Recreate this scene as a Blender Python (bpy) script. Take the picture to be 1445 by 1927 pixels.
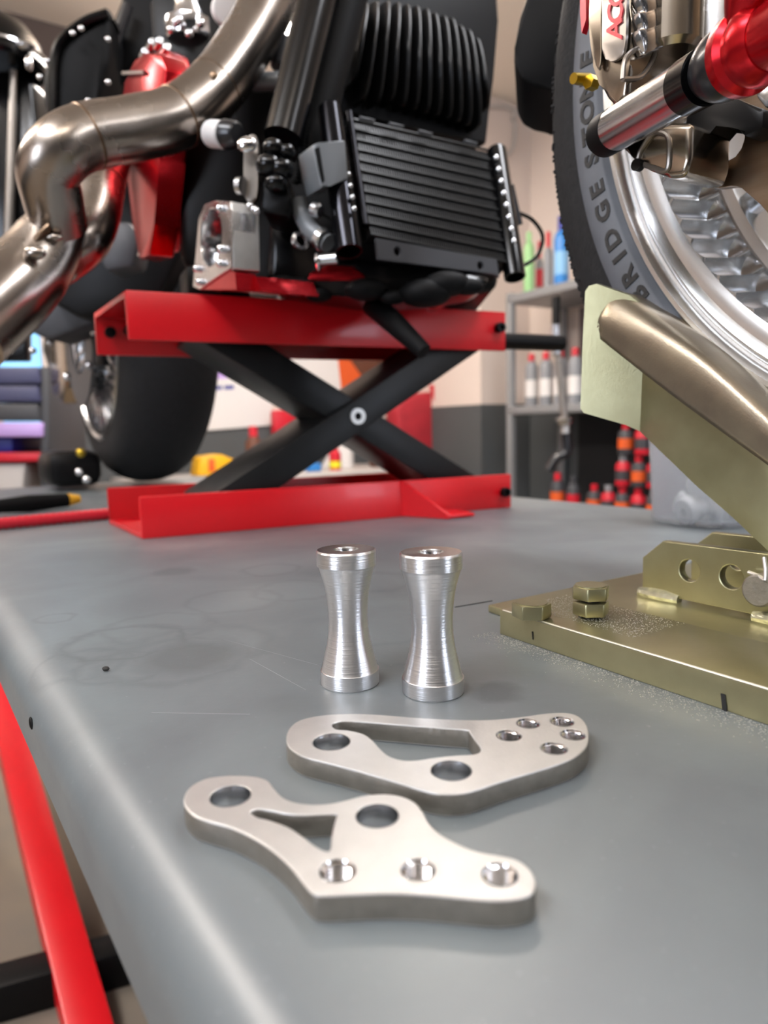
import bpy, bmesh, math, random
from mathutils import Vector as V, Matrix
random.seed(7)
S = bpy.context.scene
for o in list(bpy.data.objects): bpy.data.objects.remove(o, do_unlink=True)
COL = S.collection

# ------------------------------------------------------------------ camera
W, H = 1445, 1927
F = 1300.0                                   # focal length in pixels (24 mm equivalent)
CAMH = 0.11
_p, _r = math.radians(7.0), math.radians(1.4)
_f = V((0, math.cos(_p), -math.sin(_p))); _u0 = V((1, 0, 0)).cross(_f)
_R = V((1, 0, 0))*math.cos(_r) - _u0*math.sin(_r)
_U = _u0*math.cos(_r) + V((1, 0, 0))*math.sin(_r)
O = V((0, 0, CAMH))
cd = bpy.data.cameras.new('camera'); cam = bpy.data.objects.new('camera', cd); COL.objects.link(cam)
m = Matrix((_R, _U, -_f)).transposed().to_4x4(); m.translation = O; cam.matrix_world = m
cd.sensor_fit = 'VERTICAL'; cd.sensor_height = 36.0; cd.lens = F/H*36.0
cd.clip_start = 0.01; cd.clip_end = 50
cd.dof.use_dof = True; cd.dof.focus_distance = 0.31; cd.dof.aperture_fstop = 8.5
S.camera = cam

# ------------------------------------------------------------------ light and exposure
S.view_settings.view_transform = 'Standard'; S.view_settings.look = 'None'
S.view_settings.gamma = 1.0; S.view_settings.exposure = 0.3
S.view_settings.use_curve_mapping = False
wd = bpy.data.worlds.new('world'); S.world = wd; wd.use_nodes = True
wd.node_tree.nodes['Background'].inputs[0].default_value = (0.9, 0.93, 1.0, 1)
wd.node_tree.nodes['Background'].inputs[1].default_value = 0.4
LAMP = 26.0
# ceiling panels: (d, n, along d, along n, strength factor, warm)
PANELS = [(0.10, -0.95, 1.2, 0.35, 0.9, 0), (-0.75, -0.35, 0.3, 1.0, 0.35, 1), (0.15, 0.95, 1.2, 0.3, 0.7, 0), (1.9, -0.95, 1.2, 0.3, 1.1, 1),
          (2.0, 1.1, 1.2, 0.3, 1.4, 1), (-1.6, 1.2, 1.2, 0.3, 0.4, 0)]
DAY = 8.0                                    # glow of the added side windows

# ------------------------------------------------------------------ axes: table / room directions
A0 = math.radians(33.2)
D = V((-math.sin(A0), math.cos(A0), 0)); N = V((math.cos(A0), math.sin(A0), 0)); Z = V((0, 0, 1))
At = math.radians(35.0)
Dt = V((-math.sin(At), math.cos(At), 0)); Nt = V((math.cos(At), math.sin(At), 0))
def P(d, n, z): return D*d + N*n + Z*z
def PT(d, n, z): return Dt*d + Nt*n + Z*z
def ray(px, py): return _f + _R*((px-W/2)/F) - _U*((py-H/2)/F)
def pl(px, py, p0, nr):
    r = ray(px, py); return O + r*((V(p0)-O).dot(nr)/r.dot(nr))
def G(px, py, z=0.0): return pl(px, py, (0, 0, z), Z)
def Yp(px, py, y): return pl(px, py, (0, y, 0), V((0, 1, 0)))
def Np(px, py, n): return pl(px, py, N*n, N)
def Dp(px, py, d): return pl(px, py, D*d, D)

# ------------------------------------------------------------------ materials
def lin(h):
    c = [int(h[i:i+2], 16)/255 for i in (0, 2, 4)]
    return tuple((x/12.92 if x <= 0.04045 else ((x+0.055)/1.055)**2.4) for x in c) + (1,)
def mat(name, col, rough=0.5, metal=0.0, var=0.0, scale=30, bump=0.0, bscale=200, coat=0.0, aniso=0.0, emit=0, trans=0.0, col2=None, rvar=0.0, ior=1.5, stretch=None):
    M = bpy.data.materials.new(name); M.use_nodes = True
    nt = M.node_tree; b = nt.nodes['Principled BSDF']; L = nt.links.new
    c = lin(col); b.inputs['Base Color'].default_value = c
    b.inputs['Roughness'].default_value = rough; b.inputs['Metallic'].default_value = metal
    b.inputs['IOR'].default_value = ior
    if coat: b.inputs['Coat Weight'].default_value = coat; b.inputs['Coat Roughness'].default_value = 0.06
    if aniso: b.inputs['Anisotropic'].default_value = aniso
    if trans: b.inputs['Transmission Weight'].default_value = trans
    if emit: b.inputs['Emission Color'].default_value = c; b.inputs['Emission Strength'].default_value = emit
    if var or bump or rvar:
        tc = nt.nodes.new('ShaderNodeTexCoord'); src = tc.outputs['Object']
        if stretch:
            mp = nt.nodes.new('ShaderNodeMapping'); mp.inputs['Scale'].default_value = stretch; L(src, mp.inputs['Vector']); src = mp.outputs['Vector']
    if var or rvar:
        n1 = nt.nodes.new('ShaderNodeTexNoise'); n1.inputs['Scale'].default_value = scale; n1.inputs['Detail'].default_value = 6
        L(src, n1.inputs['Vector'])
        cr = nt.nodes.new('ShaderNodeMapRange'); cr.inputs[1].default_value = 0.3; cr.inputs[2].default_value = 0.7
        L(n1.outputs['Fac'], cr.inputs[0])
        if var:
            mx = nt.nodes.new('ShaderNodeMix'); mx.data_type = 'RGBA'
            a = tuple(max(0, x*(1-var)) for x in c[:3])+(1,); bb = tuple(min(1, x*(1+var)) for x in c[:3])+(1,)
            if col2: a = c; bb = lin(col2)
            mx.inputs[6].default_value = a; mx.inputs[7].default_value = bb
            L(cr.outputs[0], mx.inputs[0]); L(mx.outputs[2], b.inputs['Base Color'])
        if rvar:
            mr = nt.nodes.new('ShaderNodeMapRange'); mr.inputs[3].default_value = max(0.02, rough-rvar); mr.inputs[4].default_value = rough+rvar
            L(cr.outputs[0], mr.inputs[0]); L(mr.outputs[0], b.inputs['Roughness'])
    if bump:
        n2 = nt.nodes.new('ShaderNodeTexNoise'); n2.inputs['Scale'].default_value = bscale; n2.inputs['Detail'].default_value = 4
        L(src, n2.inputs['Vector']); bp = nt.nodes.new('ShaderNodeBump'); bp.inputs['Strength'].default_value = bump; bp.inputs['Distance'].default_value = 0.001
        L(n2.outputs['Fac'], bp.inputs['Height']); L(bp.outputs['Normal'], b.inputs['Normal'])
    return M

M = {}
M['alu'] = mat('turned_aluminium', 'e2e2e4', 0.30, 1.0, aniso=0.7, bump=0.25, bscale=25, stretch=(1, 1, 60))
M['alu'].node_tree.nodes['Principled BSDF'].inputs['Anisotropic Rotation'].default_value = 0.25
M['alu_face'] = mat('faced_aluminium', 'd8d8da', 0.22, 1.0, aniso=0.5)
M['steel'] = mat('satin_stainless', 'd2d1ce', 0.42, 0.85, var=0.04, scale=120, bump=0.15, bscale=900)
M['cut'] = mat('cut_steel_edge', '8f8a82', 0.5, 0.85, var=0.12, scale=150, bump=0.3, bscale=500)  # darker than the plate faces: cut edge plus shade put into the colour
M['chrome'] = mat('bright_chrome', 'e2e2e4', 0.10, 1.0)
M['chrome_soft'] = mat('polished_alloy', 'cfd0d2', 0.22, 1.0, rvar=0.06, scale=40)
M['machined'] = mat('machined_wheel_alloy', 'd6d8da', 0.24, 1.0)
M['zinc'] = mat('yellow_zinc_plate', '969170', 0.33, 0.9, var=0.3, scale=22, col2='b0ac8a', bump=0.06, bscale=700)
M['zinc_dark'] = mat('worn_yellow_zinc', '85796a', 0.34, 0.85, var=0.2, scale=60, col2='968b78', bump=0.10, bscale=900)
M['zinc_white'] = mat('scuffed_bare_steel_edge', 'c6c3b4', 0.38, 0.8, var=0.15, scale=40)
M['weld'] = mat('zinc_weld_bead', 'c9c9b0', 0.3, 0.9, var=0.2, scale=200, bump=0.6, bscale=300)
M['red'] = mat('red_gloss_paint', 'cc0b18', 0.36, 0.0, var=0.05, scale=12, coat=0.12)
M['red_ano'] = mat('red_anodised_alloy', 'b3121c', 0.24, 0.75, var=0.06, scale=20)
M['black_gloss'] = mat('black_gloss_paint', '070708', 0.2, 0.0, ior=1.42)
M['black'] = mat('black_satin_paint', '0a0a0b', 0.4, 0.0, ior=1.28)
M['black_fin'] = mat('black_wrinkle_fins', '101011', 0.36, 0.0, ior=1.4)
M['black_matt'] = mat('matt_black_plastic', '09090a', 0.6, ior=1.25)
M['arm'] = mat('black_jack_arm_paint', '121314', 0.42, 0.0, ior=1.4, var=0.2, scale=30)
M['chrome_black'] = mat('black_chrome_tube', '232327', 0.16, 0.9)
M['grey_clip'] = mat('grey_rubber_clip', '6f7377', 0.4, 0.2)
M['exh'] = mat('brushed_stainless_exhaust', '958b83', 0.26, 1.0, var=0.16, scale=14, col2='aaa096', rvar=0.05)
M['exh_weld'] = mat('heat_tinted_weld', '74604e', 0.32, 1.0, var=0.25, scale=120)
M['caliper'] = mat('nickel_plated_caliper', 'a59a8c', 0.20, 1.0, var=0.08, scale=30)
M['caliper_grey'] = mat('grey_caliper_badge', '98918a', 0.35, 0.85)
M['letter_red'] = mat('red_enamel_letters', 'c4142a', 0.3, 0.0, coat=0.4)
M['rotor'] = mat('used_brake_disc_steel', '8f7862', 0.34, 0.95, var=0.25, scale=30, col2='9d8a76', stretch=(1, 1, 6))
M['tread'] = mat('black_tyre_tread', '1d1d1e', 0.85, 0.0, ior=1.35, var=0.25, scale=180, bump=0.9, bscale=350)
M['side'] = mat('grey_tyre_sidewall', '55585e', 0.62, 0.0, var=0.1, scale=60, bump=0.1, bscale=300)  # smoother rubber than the tread; light falling on it is put into the grey
M['tlet'] = mat('black_tyre_lettering', '111113', 0.6, 0.0, bump=0.6, bscale=600)
M['rubber'] = mat('black_rubber', '16161a', 0.30, 0.0, coat=0.2)
M['brass'] = mat('brass', 'c0a23a', 0.28, 1.0)
M['wall'] = mat('white_wall_paint', 'd6c9c0', 0.8, 0.0, var=0.03, scale=3)
M['dim'] = mat('charcoal_roller_door', '2b2c2e', 0.7)  # unseen near wall, made dark so black parts reflect less light
M['wall_grey'] = mat('dark_grey_wall_paint', '4d5052', 0.7, 0.0, var=0.05, scale=4)
M['ceil'] = mat('ceiling_paint', 'e6dccf', 0.85)
M['beam'] = mat('brown_grey_lintel', '574c49', 0.7)
M['floor'] = mat('dusty_concrete_floor', '6d655b', 0.75, 0.0, var=0.2, scale=5, col2='7d7160', bump=0.2, bscale=60)
M['shelf'] = mat('grey_steel_shelf', '8e9092', 0.45, 0.3)
M['shelf_back'] = mat('dark_shelf_backing', '19191b', 0.8)
M['shelf_back2'] = mat('taupe_shelf_backing', '6f6462', 0.8)
M['white'] = mat('white_plastic', 'd9d6d4', 0.45)
M['pale'] = mat('pale_worktop', 'b9b4b0', 0.5)
M['blue'] = mat('blue_plastic', '2f7cc4', 0.4)
M['navy'] = mat('navy_plastic', '1b2a8c', 0.45)
M['ltblue'] = mat('light_blue_label', '7fb2da', 0.5)
M['green'] = mat('pale_green_plastic', '93c487', 0.45)
M['redp'] = mat('red_plastic', 'c2182b', 0.4)
M['orange'] = mat('orange_print', 'd8581c', 0.55)
M['brown'] = mat('brown_print', '5c3320', 0.6)
M['yellow'] = mat('yellow_plastic', 'e0a812', 0.4)
M['yellow2'] = mat('lemon_plastic', 'd9d21e', 0.4)
M['greyb'] = mat('grey_plastic_bottle', '85878b', 0.5)
M['dkgrey'] = mat('dark_grey_plastic', '3a3b3f', 0.5)
M['lilac'] = mat('lilac_steel_edge', 'b79ad8', 0.35)
M['blueback'] = mat('blue_grey_drawer_front', '3e4060', 0.45)
M['redcloth'] = mat('red_nylon', 'a3202c', 0.65, var=0.15, scale=10)
M['lamp'] = mat('lamp_diffuser', 'f7f9ff', 0.5, emit=LAMP)
M['lampw'] = mat('warm_lamp_diffuser', 'fff5ec', 0.5, emit=LAMP)
M['sky'] = mat('daylight_pane', '86c4f2', 0.2, emit=0.9)
M['plaster'] = mat('translucent_polythene', 'e6e8ea', 0.25, 0.0, trans=0.75, ior=1.15)
M['ink'] = mat('marker_ink', '161616', 0.6)
M['dirt'] = mat('dark_metal_filings', '2a2724', 0.8)

def deck_material():
    Mt = bpy.data.materials.new('grey_painted_deck_with_stains'); Mt.use_nodes = True
    nt = Mt.node_tree; L = nt.links.new; b = nt.nodes['Principled BSDF']; b.inputs['IOR'].default_value = 1.75
    g = nt.nodes.new('ShaderNodeNewGeometry'); pos = g.outputs['Position']
    def noise(scale, det=5, dist=0.0):
        n = nt.nodes.new('ShaderNodeTexNoise'); n.inputs['Scale'].default_value = scale; n.inputs['Detail'].default_value = det
        n.inputs['Distortion'].default_value = dist; L(pos, n.inputs['Vector']); return n.outputs['Fac']
    def rng(v, a, c, o0=0.0, o1=1.0):
        n = nt.nodes.new('ShaderNodeMapRange'); n.inputs[1].default_value = a; n.inputs[2].default_value = c
        n.inputs[3].default_value = o0; n.inputs[4].default_value = o1; L(v, n.inputs[0]); return n.outputs[0]
    def mathn(op, a, c):
        n = nt.nodes.new('ShaderNodeMath'); n.operation = op
        for i, x in enumerate((a, c)):
            if isinstance(x, (int, float)): n.inputs[i].default_value = x
            else: L(x, n.inputs[i])
        return n.outputs[0]
    nz = noise(70, 3); wob = rng(nz, 0, 1, -0.007, 0.007)
    tot = None
    for (px, py, rad, wd_, amt) in [(235, 1208, .030, .0035, .8), (150, 1250, .022, .003, .5), (235, 1255, .022, .003, .55), (105, 1163, .011, .002, .5), (330, 1240, .034, .004, .5), (300, 1180, .03, .003, .4),
                                    (510, 1072, .022, .003, .5), (440, 1130, .03, .003, .4), (560, 1110, .03, .003, .4), (700, 1095, .03, .006, .5), (380, 1215, .035, .005, .45), (760, 1230, .018, .003, .35)]:
        c = G(px, py); vd = nt.nodes.new('ShaderNodeVectorMath'); vd.operation = 'DISTANCE'; L(pos, vd.inputs[0]); vd.inputs[1].default_value = c
        dd = mathn('ADD', vd.outputs['Value'], wob)
        e = mathn('ABSOLUTE', mathn('SUBTRACT', dd, rad), 0)
        ring = rng(e, 0, wd_*1.6, amt*.55, 0.0)
        tot = ring if tot is None else mathn('MAXIMUM', tot, ring)
    for (px, py, rad, amt) in [(360, 1235, .032, .55), (930, 1302, .014, .7), (1150, 985, .07, .55), (830, 995, .05, .35), (330, 1075, .02, .5), (620, 1075, .03, .3)]:
        c = G(px, py); vd = nt.nodes.new('ShaderNodeVectorMath'); vd.operation = 'DISTANCE'; L(pos, vd.inputs[0]); vd.inputs[1].default_value = c
        dd = mathn('ADD', vd.outputs['Value'], wob)
        bl = rng(dd, rad*0.5, rad, amt, 0.0); tot = mathn('MAXIMUM', tot, bl)
    big = rng(noise(9, 5, 0.6), 0.35, 0.7)
    sp = rng(noise(420, 2), 0.68, 0.78)
    mx = nt.nodes.new('ShaderNodeMix'); mx.data_type = 'RGBA'; mx.inputs[6].default_value = lin('595e61'); mx.inputs[7].default_value = lin('697072'); L(big, mx.inputs[0])
    m2 = nt.nodes.new('ShaderNodeMix'); m2.data_type = 'RGBA'; L(mx.outputs[2], m2.inputs[6]); m2.inputs[7].default_value = lin('424648'); L(tot, m2.inputs[0])
    m3 = nt.nodes.new('ShaderNodeMix'); m3.data_type = 'RGBA'; L(m2.outputs[2], m3.inputs[6]); m3.inputs[7].default_value = lin('8a8e90'); L(mathn('MULTIPLY', sp, 0.35), m3.inputs[0])
    L(m3.outputs[2], b.inputs['Base Color'])
    ro = mathn('ADD', rng(big, 0, 1, 0.44, 0.36), mathn('MULTIPLY', tot, 0.14)); L(ro, b.inputs['Roughness'])
    bp = nt.nodes.new('ShaderNodeBump'); bp.inputs['Strength'].default_value = 0.12; bp.inputs['Distance'].default_value = 0.0006
    L(noise(160, 5), bp.inputs['Height']); L(bp.outputs['Normal'], b.inputs['Normal'])
    return Mt
M['deck'] = deck_material()

# ------------------------------------------------------------------ builders
def catmull(pts, k=6, closed=False):
    n = len(pts); out = []
    rngn = n if closed else n-1
    for i in range(rngn):
        p1, p2 = pts[i], pts[(i+1) % n]
        p0 = pts[(i-1) % n] if (closed or i > 0) else p1*2-p2
        p3 = pts[(i+2) % n] if (closed or i < n-2) else p2*2-p1
        for j in range(k):
            t = j/k
            out.append(0.5*((2*p1)+(p2-p0)*t+(2*p0-5*p1+4*p2-p3)*t*t+(3*p1-p0-3*p2+p3)*t**3))
    if not closed: out.append(pts[-1].copy())
    return out
def frame(axis):
    a = V(axis).normalized(); r = Z if abs(a.z) < 0.9 else V((1, 0, 0))
    x = r.cross(a).normalized(); return x, a.cross(x), a
class MB:
    def __init__(s): s.b = bmesh.new()
    def face(s, vs):
        try: return s.b.faces.new(vs)
        except ValueError: return None
    def box(s, c, size, ex=V((1, 0, 0)), ey=V((0, 1, 0)), ez=Z, bev=0.0, seg=2):
        c = V(c); hx, hy, hz = ex.normalized()*size[0]/2, ey.normalized()*size[1]/2, ez.normalized()*size[2]/2
        v = [s.b.verts.new(c+hx*i+hy*j+hz*k) for i in (-1, 1) for j in (-1, 1) for k in (-1, 1)]
        fs = [s.face([v[i] for i in q]) for q in ((0, 1, 3, 2), (4, 6, 7, 5), (0, 4, 5, 1), (2, 3, 7, 6), (0, 2, 6, 4), (1, 5, 7, 3))]
        if bev:
            es = list({e for f in fs for e in f.edges}); bmesh.ops.bevel(s.b, geom=es, offset=bev, segments=seg, affect='EDGES', profile=0.5)
        return s
    def prism(s, pts, vec, bev=0.0, seg=2):
        vec = V(vec); a = [s.b.verts.new(p) for p in pts]; b = [s.b.verts.new(V(p)+vec) for p in pts]; n = len(pts)
        fs = [s.face(a), s.face(list(reversed(b)))]
        for i in range(n): fs.append(s.face([a[i], b[i], b[(i+1) % n], a[(i+1) % n]]))
        fs = [f for f in fs if f]
        if bev:
            es = list({e for f in fs for e in f.edges}); bmesh.ops.bevel(s.b, geom=es, offset=bev, segments=seg, affect='EDGES', profile=0.5)
        return s
    def loft(s, rings, cap=True, closed=True):
        rv = [[s.b.verts.new(p) for p in r] for r in rings]; n = len(rings[0])
        for i in range(len(rv)-1):
            for j in range(n if closed else n-1):
                k = (j+1) % n; s.face([rv[i][j], rv[i][k], rv[i+1][k], rv[i+1][j]])
        if cap and closed: s.face(list(reversed(rv[0]))); s.face(rv[-1])
        return s
    def tube(s, pts, r, seg=14, k=6, cap=True, smooth=True):
        pts = [V(p) for p in pts]; n0 = len(pts)
        rs = list(r) if isinstance(r, (list, tuple)) else [r]*n0
        if smooth and n0 > 2:
            q = catmull(pts, k); rr = []
            for i in range(n0-1):
                for j in range(k): rr.append(rs[i]+(rs[i+1]-rs[i])*j/k)
            rr.append(rs[-1])
        else: q, rr = pts, rs
        rings = []; x = None
        for i, p in enumerate(q):
            t = (q[min(i+1, len(q)-1)]-q[max(i-1, 0)]).normalized()
            if x is None: x, y, _ = frame(t)
            x = (x-t*x.dot(t)).normalized(); y = t.cross(x)
            rings.append([p+(x*math.cos(a)+y*math.sin(a))*rr[i] for a in [2*math.pi*j/seg for j in range(seg)]])
        return s.loft(rings, cap)
    def cyl(s, p0, p1, r0, r1=None, seg=24, bev=0.0):
        p0, p1 = V(p0), V(p1); r1 = r0 if r1 is None else r1; a = (p1-p0).normalized(); h = (p1-p0).length
        if bev: return s.lathe([(0, 0), (r0-bev, 0), (r0, bev), (r1, h-bev), (r1-bev, h), (0, h)], p0, a, seg)
        return s.lathe([(0, 0), (r0, 0), (r1, h), (0, h)], p0, a, seg)
    def lathe(s, prof, org, axis=Z, seg=48, closed=False):
        x, y, a = frame(axis); org = V(org); cols = []
        for j in range(seg):
            t = 2*math.pi*j/seg; d = x*math.cos(t)+y*math.sin(t)
            cols.append(d)
        rows = []
        for (r, h) in prof:
            if r < 1e-7: rows.append([s.b.verts.new(org+a*h)])
            else: rows.append([s.b.verts.new(org+a*h+d*r) for d in cols])
        if closed: rows.append(rows[0])
        for i in range(len(rows)-1):
            A, B = rows[i], rows[i+1]
            for j in range(seg):
                k = (j+1) % seg
                if len(A) == 1 and len(B) == 1: continue
                if len(A) == 1: s.face([A[0], B[k], B[j]])
                elif len(B) == 1: s.face([A[j], A[k], B[0]])
                else: s.face([A[j], A[k], B[k], B[j]])
        return s
    def ball(s, c, r, sc=(1, 1, 1), ex=V((1, 0, 0)), ey=V((0, 1, 0)), ez=Z, seg=16):
        c = V(c); rows = []
        h = seg//2
        for i in range(h+1):
            a = math.pi*i/h
            if i in (0, h): rows.append([s.b.verts.new(c+ez*r*sc[2]*math.cos(a))])
            else: rows.append([s.b.verts.new(c+(ex*math.cos(t)*sc[0]+ey*math.sin(t)*sc[1])*r*math.sin(a)+ez*r*sc[2]*math.cos(a)) for t in [2*math.pi*j/seg for j in range(seg)]])
        for i in range(h):
            A, B = rows[i], rows[i+1]
            for j in range(seg):
                k = (j+1) % seg
                if len(A) == 1: s.face([A[0], B[j], B[k]])
                elif len(B) == 1: s.face([A[j], B[0], A[k]])
                else: s.face([A[j], B[j], B[k], A[k]])
        return s
    def hexa(s, p, axis, r, h, rot=0.0, bev=0.0):
        x, y, a = frame(axis)
        return s.prism([V(p)+(x*math.cos(rot+i*math.pi/3)+y*math.sin(rot+i*math.pi/3))*r for i in range(6)], a*h, bev)
    def build(s, name, m, parent=None, sharp=35):
        bmesh.ops.recalc_face_normals(s.b, faces=s.b.faces[:])
        me = bpy.data.meshes.new(name); 
        org = V(parent['_org']) if parent is not None and '_org' in parent else V((0, 0, 0))
        if org.length: bmesh.ops.translate(s.b, vec=-org, verts=s.b.verts[:])
        s.b.to_mesh(me); s.b.free()
        return finish(me, name, m, parent, sharp, org)
def finish(me, name, m, parent, sharp, org):
    me.materials.clear(); me.materials.append(M[m] if isinstance(m, str) else m)
    me.polygons.foreach_set('use_smooth', [True]*len(me.polygons)); me.set_sharp_from_angle(angle=math.radians(sharp))
    o = bpy.data.objects.new(name, me); COL.objects.link(o)
    if parent is not None: o.parent = parent; o['_org'] = tuple(org)
    return o
def thing(name, label, cat, loc, group=None):
    e = bpy.data.objects.new(name, None); COL.objects.link(e); e.location = loc; e.empty_display_size = 0.03
    e['_org'] = tuple(loc); e['label'] = label; e['category'] = cat
    if group: e['group'] = group
    return e
def tag(o, label, cat, group=None):
    o['label'] = label; o['category'] = cat
    if group: o['group'] = group
    return o
def rebase(o, loc):                      # move a single-mesh thing's origin to its base
    o.data.transform(Matrix.Translation(-V(loc))); o.location = loc; return o
def struct(o): o['kind'] = 'structure'; return o
def curve_plate(loops, ex, ey, th, bev=0.0004):
    """mesh of a plate with holes: loops of 3D points lying in the plane ex/ey through the first loop's centre"""
    org = sum((V(p) for p in loops[0]), V((0, 0, 0)))/len(loops[0])
    ex = V(ex).normalized(); ez = ex.cross(V(ey)).normalized(); ey = ez.cross(ex)
    cu = bpy.data.curves.new('plate', 'CURVE'); cu.dimensions = '2D'; cu.fill_mode = 'BOTH'
    cu.extrude = th/2-bev; cu.bevel_depth = bev; cu.bevel_resolution = 1; cu.offset = -bev
    for lp in loops:
        sp = cu.splines.new('POLY'); sp.points.add(len(lp)-1); sp.use_cyclic_u = True
        for i, p in enumerate(lp):
            q = V(p)-org; sp.points[i].co = (q.dot(ex), q.dot(ey), 0, 1)
    ob = bpy.data.objects.new('plate', cu); COL.objects.link(ob)
    dg = bpy.context.evaluated_depsgraph_get(); me = bpy.data.meshes.new_from_object(ob.evaluated_get(dg))
    bpy.data.objects.remove(ob); bpy.data.curves.remove(cu)
    R = Matrix((ex, ey, ez)).transposed().to_4x4(); R.translation = org - ez*th/2
    me.transform(R); return me
def mesh_obj(me, name, m, parent=None, sharp=35):
    org = V(parent['_org']) if parent is not None and '_org' in parent else V((0, 0, 0))
    me.transform(Matrix.Translation(-org)); me.name = name
    return finish(me, name, m, parent, sharp, org)
def circle3(c, ex, ey, r, n=32): return [V(c)+ex*(r*math.cos(2*math.pi*i/n))+ey*(r*math.sin(2*math.pi*i/n)) for i in range(n)]
def text_mesh(txt, size, extrude, thick=0.0, shear=0.0):
    cu = bpy.data.curves.new('txt', 'FONT'); cu.body = txt; cu.size = size; cu.extrude = extrude; cu.offset = thick; cu.shear = shear
    cu.align_x = 'CENTER'; cu.align_y = 'CENTER'; cu.resolution_u = 3
    ob = bpy.data.objects.new('txt', cu); COL.objects.link(ob)
    dg = bpy.context.evaluated_depsgraph_get(); me = bpy.data.meshes.new_from_object(ob.evaluated_get(dg))
    bpy.data.objects.remove(ob); bpy.data.curves.remove(cu); return me

# ================================================================== ROOM
FZ, CZ = -0.75, 1.72
RD0, RD1, RN0, RN1 = -3.2, 3.5, -3.0, 2.75
WZ = 0.165
def slab(d0, d1, n0, n1, z0, z1):
    return MB().box(P((d0+d1)/2, (n0+n1)/2, (z0+z1)/2), (d1-d0, n1-n0, z1-z0), D, N, Z)
struct(slab(RD0, RD1, RN0, RN1, FZ-0.1, FZ).build('floor', 'floor'))
struct(slab(RD0, RD1, RN0, RN1, CZ, CZ+0.1).build('ceiling', 'ceil'))
for nm, a in dict(far=(RD1, RD1+.1, RN0-.1, RN1+.1), near=(RD0-.1, RD0, RN0-.1, RN1+.1), left=(RD0, RD1, RN0-.1, RN0), right=(RD0, RD1, RN1, RN1+.1)).items():
    if nm != 'far': struct(slab(*a, WZ, CZ).build('wall_'+nm, 'dim' if nm == 'near' else 'wall'))
    struct(slab(*a, FZ, WZ).build('wall_'+nm+'_lower' if False else 'wall_'+nm if nm == 'far' else 'trim_1' if nm == 'near' else 'trim_2' if nm == 'left' else 'trim_3', 'wall_grey'))
# far wall upper part with a window opening at the far left
wl0, wl1 = 0.29, 0.47
struct(slab(RD1, RD1+.1, RN0, wl0, WZ, CZ).build('wall_far', 'wall')); struct(slab(RD1, RD1+.1, wl1, RN1, WZ, CZ).build('wall_far', 'wall'))
struct(slab(RD1, RD1+.1, wl0, wl1, WZ+.75, CZ).build('wall_far', 'wall'))
struct(slab(RD1+.06, RD1+.08, wl0, wl1, WZ, WZ+.75).build('window_1', 'sky'))
# dark lintel beam under the ceiling along the far wall at the left
struct(slab(RD1-.35, RD1, RN0, 0.75, CZ-.34, CZ).build('trim_4', 'beam'))
# ceiling board joint
struct(slab(1.6, 1.63, RN0, RN1, CZ-.006, CZ+.002).build('trim_5', 'beam'))
# pillar in the corner by the rack
pc = Yp(905, 765, 3.6); pn, pd = pc.dot(N), pc.dot(D)
struct(slab(pd, RD1, pn, RN1, WZ+.05, CZ).build('trim_6', 'wall')); struct(slab(pd-.002, RD1, pn-.002, RN1, FZ, WZ+.05).build('trim_7', 'wall_grey'))

# windows added in the left and near walls to streak the spacers with light
M['day'] = mat('overcast_daylight_pane', 'e4eeff', 0.3, emit=DAY)
for k, (a, fr) in enumerate((((-.9, .1, RN0+.002, RN0+.012, -.05, 1.25), (-.95, .15, RN0+.0005, RN0+.006, -.10, 1.30)), ((RD0+.002, RD0+.012, 1.5, 2.1, -.05, 1.25), (RD0+.0005, RD0+.006, 1.45, 2.15, -.10, 1.30)))):
    w_ = struct(slab(*fr).build('window_%d' % (k+2), 'white')); pn2 = slab(*a).build('pane', 'day'); pn2.parent = w_

# ceiling lamps
for i, (d, n, sd, sn, st, warm) in enumerate(PANELS):
    lab = ['cool white ceiling light panel left of the lift table', 'warm ceiling light panel behind the viewpoint', 'cool white ceiling light strip over the front wheel', 'warm ceiling light strip over the bench at far left',
           'warm ceiling light strip near the storage rack', 'cool white ceiling light strip near the right wall behind'][i]
    t = thing('ceiling_light', lab, 'ceiling light', P(d, n, CZ-.002), 'ceiling lights of the workshop')
    MB().box(P(d, n, CZ-.16), (sd+.03, sn+.03, .02), D, N, Z, .004).build('frame', 'white', t)
    for e in (-1, 1): MB().cyl(P(d+e*sd*.4, n, CZ-.15), P(d+e*sd*.4, n, CZ), .004, None, 8).build('hanger', 'white', t)
    mm = M['lampw' if warm else 'lamp'].copy(); mm.node_tree.nodes['Principled BSDF'].inputs['Emission Strength'].default_value = LAMP*st
    MB().box(P(d, n, CZ-.176), (sd, sn, .012), D, N, Z, .003).build('diffuser', mm, t)
    mu = M['lampw' if warm else 'lamp'].copy(); mu.node_tree.nodes['Principled BSDF'].inputs['Emission Strength'].default_value = LAMP*st*.3
    MB().box(P(d, n, CZ-.146), (sd, sn, .008), D, N, Z, .002).build('uplight_diffuser', mu, t)  # upward glow added to brighten the ceiling

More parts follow.
